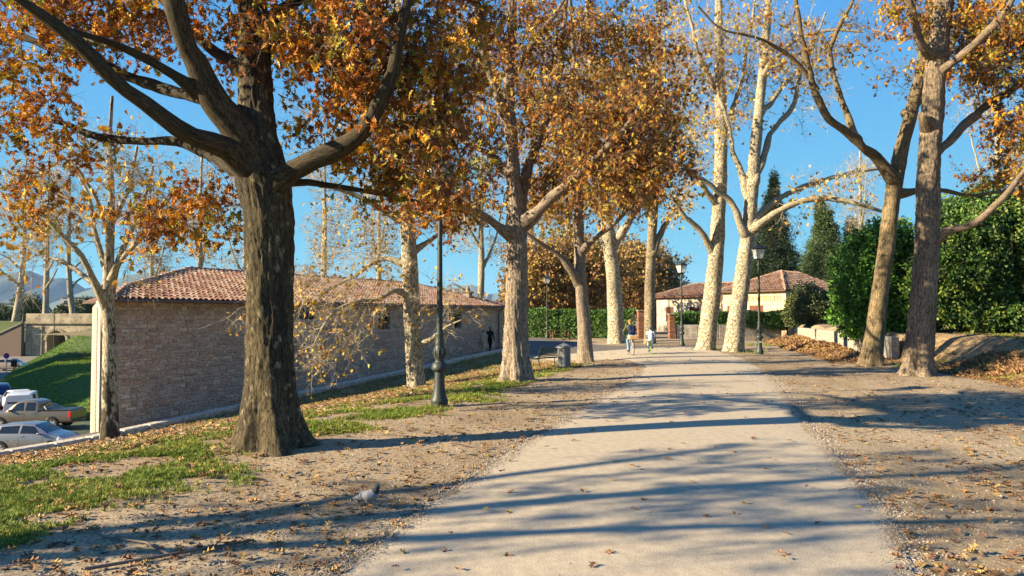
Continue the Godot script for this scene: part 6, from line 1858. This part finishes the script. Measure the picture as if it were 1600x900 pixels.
func bicycle(label: String, at: Vector3, yaw: float, size: float, colour: Color, tyre: Color) -> Node3D:
	var t := thing("bicycle", label, "bicycle", at, yaw, "bicycles on the path")
	t.scale = Vector3.ONE * size
	for z in [0.52, -0.54]:
		var w := Node3D.new(); w.name = "wheel"; t.add_child(w, true); w.position = Vector3(0, 0.34, z)
		for e in [[0.325, 0.019, "tyre", tyre], [0.3, 0.011, "rim", Color(0.4, 0.4, 0.4)]]:
			var pts := []; var rr := []
			for k in 25:
				pts.append(Vector3(0, cos(TAU * k / 24.0), sin(TAU * k / 24.0)) * e[0]); rr.append(e[1])
			var b := B.new(); b.col = e[3]; b.tube(pts, rr, 6, false); put(b, e[2], M.paint, w)
		var sp := B.new(); sp.col = Color(0.5, 0.5, 0.5)
		for k in 14: sp.tube([Vector3(0.02 if k % 2 else -0.02, 0, 0), Vector3(0, cos(TAU * k / 14.0), sin(TAU * k / 14.0)) * 0.3], [0.0025, 0.0025], 3, false)
		put(sp, "spokes", M.paint, w)
		var md := B.new(); md.col = Color(0.03, 0.03, 0.03)
		var mp := []; var mr := []
		for k in 9:
			mp.append(Vector3(0, sin(lerpf(0.3, 2.6, k / 8.0)), cos(lerpf(0.3, 2.6, k / 8.0))) * 0.365); mr.append(0.02)
		md.tube(mp, mr, 5); put(md, "mudguard", M.paint, w)
	var f := B.new(); f.col = colour
	var seat := Vector3(0, 0.8, 0.24); var bb := Vector3(0, 0.3, 0.06); var head := Vector3(0, 0.82, -0.36); var rear := Vector3(0, 0.34, 0.52); var front := Vector3(0, 0.34, -0.54)
	f.tube([seat, bb], [0.018, 0.018], 7); f.tube([bb, head - Vector3(0, 0.12, 0.0)], [0.021, 0.021], 7); f.tube([seat, head], [0.017, 0.017], 7)
	for s in [-1, 1]:
		f.tube([seat, rear + Vector3(s * 0.05, 0, 0)], [0.011, 0.009], 5); f.tube([bb, rear + Vector3(s * 0.05, 0, 0)], [0.012, 0.009], 5); f.tube([head, front + Vector3(s * 0.05, 0, 0)], [0.014, 0.01], 5)
	put(f, "frame", M.paint, t)
	var h := B.new(); h.col = Color(0.05, 0.05, 0.05)
	h.tube([Vector3(-0.29, 1.03, -0.4), Vector3(-0.12, 1.03, -0.45), Vector3(0.12, 1.03, -0.45), Vector3(0.29, 1.03, -0.4)], [0.016, 0.013, 0.013, 0.016], 6); h.tube([Vector3(0, 1.03, -0.45), head], [0.014, 0.016], 6)
	put(h, "handlebar", M.paint, t)
	var s2 := B.new(); s2.col = Color(0.02, 0.02, 0.02)
	s2.blob(Vector3(0, 0.9, 0.27), Vector3(0.09, 0.03, 0.1)); s2.blob(Vector3(0, 0.9, 0.16), Vector3(0.035, 0.025, 0.12)); s2.tube([Vector3(0, 0.88, 0.25), seat], [0.014, 0.014], 6)
	put(s2, "saddle", M.paint, t)
	for s in [-1, 1]:
		var cr := B.new(); cr.col = Color(0.1, 0.1, 0.1)
		var e := bb + Vector3(s * 0.08, -0.13 if s < 0 else 0.06, 0.0 if s < 0 else -0.1)
		cr.tube([bb + Vector3(s * 0.07, 0, 0), e], [0.011, 0.011], 5); cr.box(e + Vector3(s * 0.05, 0, 0), Vector3(0.09, 0.02, 0.08)); put(cr, "pedal", M.paint, t)
	return t

func people() -> void:
	var SK := Color(0.42, 0.25, 0.17)
	var a := G(5.87, 37.2)
	a.y += 0.035
	var bike := bicycle("adult bicycle with tan rear rack ridden along the pale path", a, 0.05, 1.0, Color(0.3, 0.28, 0.26), Color(0.03, 0.03, 0.03))
	var rk := B.new(); rk.col = Color(0.42, 0.27, 0.13)
	rk.box(Vector3(0, 0.88, 0.6), Vector3(0.42, 0.2, 0.32), Basis.IDENTITY, 0.03); put(rk, "rear_basket", M.cloth, bike)
	var rl := B.new(); rl.col = Color(0.5, 0.02, 0.02); rl.box(Vector3(0, 0.6, 0.8), Vector3(0.05, 0.05, 0.03), Basis.IDENTITY, 0.01); put(rl, "reflector", M.paint, bike)
	person("person in olive jacket and blue jeans riding a bicycle away along the path", a, 0.05, 1.0, ride_joints(), {"top": Color(0.10, 0.10, 0.045), "trousers": Color(0.13, 0.25, 0.38), "skin": SK, "hair": Color(0.28, 0.15, 0.07), "shoes": Color(0.04, 0.035, 0.03)}, "cyclists")
	var bp := thing("backpack", "dark navy backpack worn by the cyclist in olive jacket", "backpack", a + Vector3(0.01, 1.04, 0.2), 0.05)
	var bb := B.new(); bb.col = Color(0.012, 0.017, 0.05)
	skin(bb, [[Vector3(-0.07, 0.05, 0.06), Vector3(-0.07, 0.36, -0.02), 0.1, 0.09, bb.col], [Vector3(0.07, 0.05, 0.06), Vector3(0.07, 0.36, -0.02), 0.1, 0.09, bb.col]], 0.022, 0.05)
	put(bb, "bag", M.cloth, bp)
	var pk := B.new(); pk.col = Color(0.02, 0.025, 0.07); pk.box(Vector3(0, 0.12, 0.14), Vector3(0.2, 0.18, 0.07), Basis(Vector3.RIGHT, -0.2), 0.025); put(pk, "pocket", M.cloth, bp)
	for s in [-1, 1]:
		var st := B.new(); st.col = Color(0.02, 0.02, 0.03); st.tube([Vector3(s * 0.1, 0.4, -0.06), Vector3(s * 0.13, 0.38, -0.22), Vector3(s * 0.14, 0.2, -0.3), Vector3(s * 0.13, 0.05, -0.16)], [0.018, 0.02, 0.018, 0.014], 5); put(st, "strap", M.cloth, bp)
	var c := G(6.82, 37.0)
	c.y += 0.035
	bicycle("small lime-green child's bicycle ridden along the pale path", c, -0.12, 0.72, Color(0.35, 0.5, 0.03), Color(0.25, 0.4, 0.03))
	var kid := person("child in pale sweater and helmet riding a small bicycle", c, -0.12, 0.75, ride_joints(), {"top": Color(0.62, 0.66, 0.66), "trousers": Color(0.5, 0.6, 0.66), "skin": SK, "hair": Color(0.2, 0.11, 0.05), "shoes": Color(0.05, 0.05, 0.05)}, "cyclists")
	var hm := B.new(); hm.col = Color(0.02, 0.06, 0.11)
	hm.lathe([Vector2(0.128, 0.0), Vector2(0.135, 0.03), Vector2(0.12, 0.09), Vector2(0.07, 0.14), Vector2(0.0, 0.155)], 14, Transform3D(Basis(Vector3.RIGHT, -0.1).scaled(Vector3(0.95, 1, 1.15)), Vector3(0, 1.63, -0.08)))
	for k in 3:
		hm.col = Color(0.25, 0.4, 0.5); hm.tube([Vector3((k - 1) * 0.06, 1.72, 0.03), Vector3((k - 1) * 0.045, 1.77, -0.06), Vector3((k - 1) * 0.05, 1.74, -0.17)], [0.012, 0.014, 0.012], 5)
	put(hm, "helmet", M.paint, kid)
	# two walkers by the old wall
	var p1 := xd(26.9, 1.2); var p2 := xd(28.3, 1.0)
	var w1 := person("person in tan jacket and khaki trousers walking beside the old wall", V(p1.x, hk(26.9) - 0.07, p1.y), -0.45, 1.0, walk_joints(0.8), {"top": Color(0.50, 0.37, 0.25), "trousers": Color(0.42, 0.33, 0.22), "skin": SK, "hair": Color(0.24, 0.12, 0.06), "shoes": Color(0.2, 0.17, 0.14)}, "people walking by the old building")
	person("person all in black walking beside the old wall", V(p2.x, hk(28.3) - 0.07, p2.y), -0.5, 1.06, walk_joints(1.0), {"top": Color(0.012, 0.012, 0.014), "trousers": Color(0.014, 0.014, 0.016), "skin": SK, "hair": Color(0.16, 0.14, 0.13), "shoes": Color(0.02, 0.02, 0.02)}, "people walking by the old building")
	var hb := thing("shoulder_bag", "tan shoulder bag hanging at the side of the walker in tan jacket", "bag", w1.position + Vector3(-0.22, 0.86, 0.05), -0.45)
	var hg := B.new(); hg.col = Color(0.3, 0.17, 0.09); hg.box(Vector3(0, 0, 0), Vector3(0.1, 0.24, 0.32), Basis.IDENTITY, 0.04); put(hg, "pouch", M.cloth, hb)
	var hs := B.new(); hs.col = Color(0.2, 0.1, 0.05); hs.tube([Vector3(0.02, 0.1, -0.12), Vector3(0.1, 0.58, -0.02), Vector3(0.02, 0.1, 0.12)], [0.012, 0.012, 0.012], 5); put(hs, "strap", M.cloth, hb)

func pigeon() -> void:
	var x := -1.47; var d := 7.75
	var t := thing("pigeon", "grey pigeon with two black wing bars standing on the gravel verge", "pigeon", G(x, d) + Vector3.UP * 0.01, -0.35)
	var GR := Color(0.22, 0.225, 0.245); var DK := Color(0.035, 0.04, 0.045)
	var b := B.new()
	# facing +x
	skin(b, [[Vector3(-0.06, 0.105, 0), Vector3(0.045, 0.125, 0), 0.05, 0.058, GR], [Vector3(0.045, 0.13, 0), Vector3(0.085, 0.175, 0), 0.048, 0.032, DK], [Vector3(0.085, 0.175, 0), Vector3(0.1, 0.215, 0), 0.028, 0.021, DK], [Vector3(0.1, 0.215, 0), Vector3(0.112, 0.22, 0), 0.022, 0.018, DK],
		[Vector3(-0.06, 0.1, 0), Vector3(-0.13, 0.085, 0), 0.035, 0.018, GR], [Vector3(-0.13, 0.085, 0.008), Vector3(-0.2, 0.07, 0.012), 0.014, 0.008, GR], [Vector3(-0.13, 0.085, -0.008), Vector3(-0.2, 0.07, -0.012), 0.014, 0.008, GR],
		[Vector3(0.02, 0.13, 0.035), Vector3(-0.09, 0.105, 0.03), 0.036, 0.018, GR], [Vector3(0.02, 0.13, -0.035), Vector3(-0.09, 0.105, -0.03), 0.036, 0.018, GR],
		[Vector3(0.0, 0.09, 0.025), Vector3(0.005, 0.05, 0.025), 0.022, 0.009, GR], [Vector3(0.0, 0.09, -0.025), Vector3(0.005, 0.05, -0.025), 0.022, 0.009, GR]], 0.0065, 0.022)
	for i in b.P.size():       # plumage
		var p := b.P[i]
		var c := b.C[i]
		var along := p.x + p.y * 0.45
		if absf(p.z) > 0.018 and p.x < 0.0:
			if absf(along + 0.0) < 0.010 or absf(along + 0.034) < 0.009: c = DK
			elif along < -0.05: c = Color(0.17, 0.172, 0.18)
		if p.x < -0.175: c = DK
		if p.x < -0.03 and p.y > 0.12 and absf(p.z) < 0.03: c = Color(0.27, 0.27, 0.28)
		b.C[i] = c
	b.col = Color(0.05, 0.045, 0.04)
	b.tube([Vector3(0.125, 0.22, 0), Vector3(0.142, 0.216, 0), Vector3(0.152, 0.209, 0)], [0.008, 0.005, 0.002], 6)
	b.col = Color(0.6, 0.58, 0.55); b.blob(Vector3(0.13, 0.225, 0), Vector3(0.007, 0.005, 0.007), Basis.IDENTITY, 6)
	for s in [-1, 1]:
		b.col = Color(0.6, 0.15, 0.02); b.blob(Vector3(0.113, 0.224, s * 0.018), Vector3(0.005, 0.005, 0.003), Basis.IDENTITY, 6)
		b.col = Color(0.2, 0.06, 0.05)
		var k := Vector3(0.005, 0.055, s * 0.025); var f := Vector3(0.01, 0.008, s * 0.025)
		b.tube([k, f], [0.006, 0.005], 5)
		for a in [-0.5, 0.0, 0.5, PI]: b.tube([f, f + Vector3(cos(a) * 0.034, -0.004, sin(a) * 0.034)], [0.004, 0.002], 4)
	put(b, "body", M.cloth, t)

# ---------------------------------------------------------------- on the ground
func ground_cover() -> void:
	var where := []; var tint := []
	# turf, denser near the camera
	var tries := 0
	while where.size() < 52000 and tries < 260000:
		tries += 1
		var d := 4.5 + pow(rng.randf(), 1.5) * 45.0
		var x := rng.randf_range(-0.72 * d - 1.0, 0.6 * d + 3.0) if rng.randf() < 0.25 else rng.randf_range(-0.72 * d - 1.0, curve(GRASS_E, d) + 0.6)
		var s := sq(x, d)
		if s.y < 1.8 or on_path(x, d): continue
		var g := grass_at(x, d)
		if s.y < 13.5: g *= 0.36
		if rng.randf() > g * g * 1.05: continue
		var sz := 0.8 + 0.035 * d
		where.append(Transform3D(Basis(Vector3.UP, rng.randf() * TAU).scaled(Vector3(sz, sz * rng.randf_range(0.3, 0.8), sz)), G(x, d)))
		var dry := clampf(0.35 + noise.get_noise_2d(x * 60.0, d * 60.0 + 200.0) * 1.4, 0, 1)
		tint.append(Color(0.16, 0.215, 0.025).lerp(Color(0.36, 0.32, 0.07), dry * rng.randf()) * rng.randf_range(0.8, 1.25))
	tag(scatter("turf", tuft_mesh(), M.grass, self, where, tint), "patchy green grass growing on the rampart slope and around the trunks", "grass", "", "stuff")
	# pebbles of the verge
	var pm := B.new()
	var ico := [Vector3(0, 1, 0), Vector3(0.9, 0.1, 0.2), Vector3(0.2, -0.1, 0.95), Vector3(-0.85, 0.2, 0.3), Vector3(-0.3, 0.0, -0.9), Vector3(0.6, 0.2, -0.75)]
	for k in 5:
		pm.tri(ico[0] * Vector3(1, 0.7, 1), ico[1 + k], ico[1 + (k + 1) % 5])
		pm.tri(Vector3(0, -0.6, 0), ico[1 + (k + 1) % 5], ico[1 + k])
	var pw := []; var pt := []
	tries = 0
	while pw.size() < 46000 and tries < 200000:
		tries += 1
		var d := 4.2 + pow(rng.randf(), 1.9) * 22.0
		var x := rng.randf_range(-0.72 * d, 0.72 * d)
		if rng.randf() < 0.3: x = (curve(PATH_L, d) if rng.randf() < 0.5 else curve(PATH_R, d)) + rng.randfn() * 0.1
		elif on_path(x, d) and rng.randf() > 0.006: continue
		if x > curve(BANK_E, d) or (x > curve(PATH_R, d) + 0.4 and rng.randf() < 0.6): continue
		if rng.randf() < grass_at(x, d) * 1.5: continue
		var r := 0.004 + 0.012 * pow(rng.randf(), 2.2) + d * 0.00035
		if on_path(x, d): r *= 0.6
		pw.append(Transform3D(rand_turn().scaled(Vector3(r, r * 0.8, r * 1.15)), G(x, d) + Vector3.UP * (r * 0.2 + (0.03 if on_path(x, d) else 0.0))))
		var v := rng.randf_range(0.13, 0.36)
		pt.append(Color(v, v * rng.randf_range(0.78, 0.9), v * rng.randf_range(0.54, 0.74)))
	tag(scatter("gravel", pm.mesh(), M.pebble, self, pw, pt), "loose grey and tan gravel of the verges", "gravel", "", "stuff")
	# leaf litter
	var dry := lobed_leaf(0.1)
	var LC := [Color(0.33, 0.18, 0.07), Color(0.26, 0.135, 0.06), Color(0.40, 0.26, 0.09), Color(0.20, 0.11, 0.06), Color(0.42, 0.31, 0.12), Color(0.36, 0.27, 0.17)]
	var lw := []; var lt := []
	tries = 0
	while lw.size() < 70000 and tries < 320000:
		tries += 1
		var d := 4.6 + pow(rng.randf(), 1.3) * 54.0
		var x := rng.randf_range(-0.74 * d, 0.74 * d)
		var s := sq(x, d)
		if s.y < 1.8: continue
		var want := 0.05
		if s.y < 15.0 and x < curve(GRASS_E, d): want = 1.0 * clampf(0.75 + noise.get_noise_2d(x * 35.0, d * 35.0) * 1.6, 0.05, 1.0) * (0.35 if s.y > 13.0 else 1.0)
		var bank: float = x - curve(BANK_E, d)
		if bank > -0.6 and bank < 1.2 and d < 34.0: want = 0.8 * (1.0 if bank < 0.8 else 0.4)
		if bank < 0.0 and bank > -3.5 and d >= 30.0 and d < 58.0: want = 0.9
		if bank > 1.2: want = 0.12
		if x > curve(PATH_R, d) and bank < -0.6 and want < 0.2: want = 0.03 * clampf(1.0 + 2.5 * noise.get_noise_2d(x * 40.0, d * 40.0), 0.0, 2.0)
		if on_path(x, d): want = 0.006 if d > 16.0 else 0.0
		if x > curve(GRASS_E, d) and x < curve(PATH_L, d): want = 0.035
		if rng.randf() > want: continue
		var sz := rng.randf_range(0.07, 0.15)
		var flat := Basis(Vector3.RIGHT, -PI / 2 + rng.randfn() * 0.3).rotated(Vector3.UP, rng.randf() * TAU)
		var lift := 0.015 + (0.05 * rng.randf() if s.y < 15.0 else 0.012 * rng.randf()) + (0.03 if on_path(x, d) else 0.0)
		lw.append(Transform3D(flat.scaled(Vector3.ONE * sz), G(x, d) + Vector3.UP * lift))
		var slope: bool = s.y < 15.0 and x < curve(GRASS_E, d)
		lt.append(LC[rng.randi_range(0, 5 if slope else 3)] * (rng.randf_range(0.8, 1.3) if slope else rng.randf_range(0.5, 1.0)))
	tag(scatter("leaf_litter", dry, M.dead_leaf, self, lw, lt), "brown and yellow fallen leaves strewn over slope and verges", "leaf litter", "", "stuff")
	# heaps against the low wall and the bank
	var hm := lobed_leaf(0.5)
	var heaps := [[18.3, 48.0, 2.6, 0.55, "long heap of fallen leaves against the far end of the low wall"], [16.6, 41.0, 2.4, 0.5, "heap of fallen leaves against the middle of the low wall"], [15.0, 33.8, 1.5, 0.3, "thin heap of fallen leaves behind the slanting oak"], [15.4, 25.0, 1.5, 0.16, "dark heap of fallen leaves at the foot of the earth bank"]]
	for e in heaps:
		var t := thing("leaf_heap", e[4], "leaf heap", G(e[0], e[1]), 0.0, "heaps of fallen leaves")
		t.set_meta("kind", "stuff")
		var hw := []; var ht := []
		for k in 2200:
			var a := rng.randf() * TAU; var r := sqrt(rng.randf())
			var px: float = cos(a) * r * e[2] * 0.62; var pz: float = sin(a) * r * e[2] * 1.5
			var h: float = e[3] * (1.0 - r * r) * (0.75 + 0.8 * noise.get_noise_2d(px * 60.0 + e[0] * 30.0, pz * 60.0))
			var g := H(e[0] + px, e[1] - pz) - t.position.y
			hw.append(Transform3D(rand_turn().scaled(Vector3.ONE * rng.randf_range(0.09, 0.16)), Vector3(px, maxf(h, 0.02) * rng.randf_range(0.8, 1.0) + g, pz)))
			ht.append(LC[rng.randi_range(0, 3)] * rng.randf_range(0.6, 1.1))
		scatter("leaves", hm, M.dead_leaf, t, hw, ht)
	# single leaves on path and verge
	var single := [lobed_leaf(0.15), lobed_leaf(0.45)]
	var lm := []
	for c in [Color(0.36, 0.19, 0.05), Color(0.24, 0.12, 0.06), Color(0.46, 0.30, 0.05), Color(0.18, 0.10, 0.06), Color(0.30, 0.14, 0.06)]:
		var m: StandardMaterial3D = M.dead_leaf.duplicate(); m.albedo_color = lin(c.r, c.g, c.b); m.vertex_color_use_as_albedo = false; lm.append(m)
	for i in 150:
		var d := 5.6 + pow(rng.randf(), 1.4) * 14.0
		var on := i < 90
		var l: float = curve(PATH_L, d); var r: float = curve(PATH_R, d)
		var x := rng.randf_range(l, r) if on else (rng.randf_range(maxf(-0.65 * d, l - 3.0), l) if i % 2 else rng.randf_range(r, r + 3.5))
		var o := put(single[i % 2], "fallen_leaf", lm[rng.randi_range(0, 4)], self)
		o.transform = Transform3D((Basis(Vector3.RIGHT, -PI / 2 + rng.randfn() * 0.25).rotated(Vector3.UP, rng.randf() * TAU)).scaled(Vector3.ONE * rng.randf_range(0.07, 0.13)), G(x, d) + Vector3.UP * (0.045 if on else 0.025))
		tag(o, "single dry leaf lying on the pale path" if on else "single dry leaf lying on the bare verge", "leaf", "leaves fallen on the path" if on else "leaves fallen on the verge")
	# dead branch and sticks
	var db := thing("fallen_branch", "long dead branch lying on the bare earth near the gravel band", "branch", G(-3.3, 6.3))
	var base := db.position
	for e in [[[-3.35, 5.95], [-2.95, 6.25], [-2.6, 6.5], [-2.3, 6.65], 0.016], [[-2.85, 6.32], [-3.2, 6.62], [-3.6, 6.7], [-3.9, 6.95], 0.01]]:
		var b := B.new()
		var pts := []
		for k in 4: pts.append(G(e[k][0], e[k][1]) + Vector3.UP * 0.025 - base)
		b.tube(pts, [e[4], e[4] * 0.9, e[4] * 0.7, e[4] * 0.4], 6)
		put(b, "stem" if e[4] > 0.012 else "fork", M.twig, db)
	for i in 46:
		var d := 5.6 + rng.randf() * 8.0
		var x: float = curve(PATH_R, d) + rng.randf_range(-0.3, 4.0) if i % 3 else curve(PATH_L, d) - rng.randf_range(0.0, 2.0)
		var b := B.new()
		var a := rng.randf() * TAU; var l := rng.randf_range(0.06, 0.2)
		var q := []
		for k in 3: q.append(Vector3(cos(a), 0, sin(a)) * l * (k - 1) + Vector3(rng.randfn(), 0.5, rng.randfn()) * 0.012)
		b.tube(q, [0.004, 0.0035, 0.002], 4)
		var o := put(b, "stick", M.twig, self)
		o.position = G(x, d) + Vector3.UP * 0.012
		tag(o, "short dark stick lying on the bare ground beside the path", "stick", "sticks on the verges")
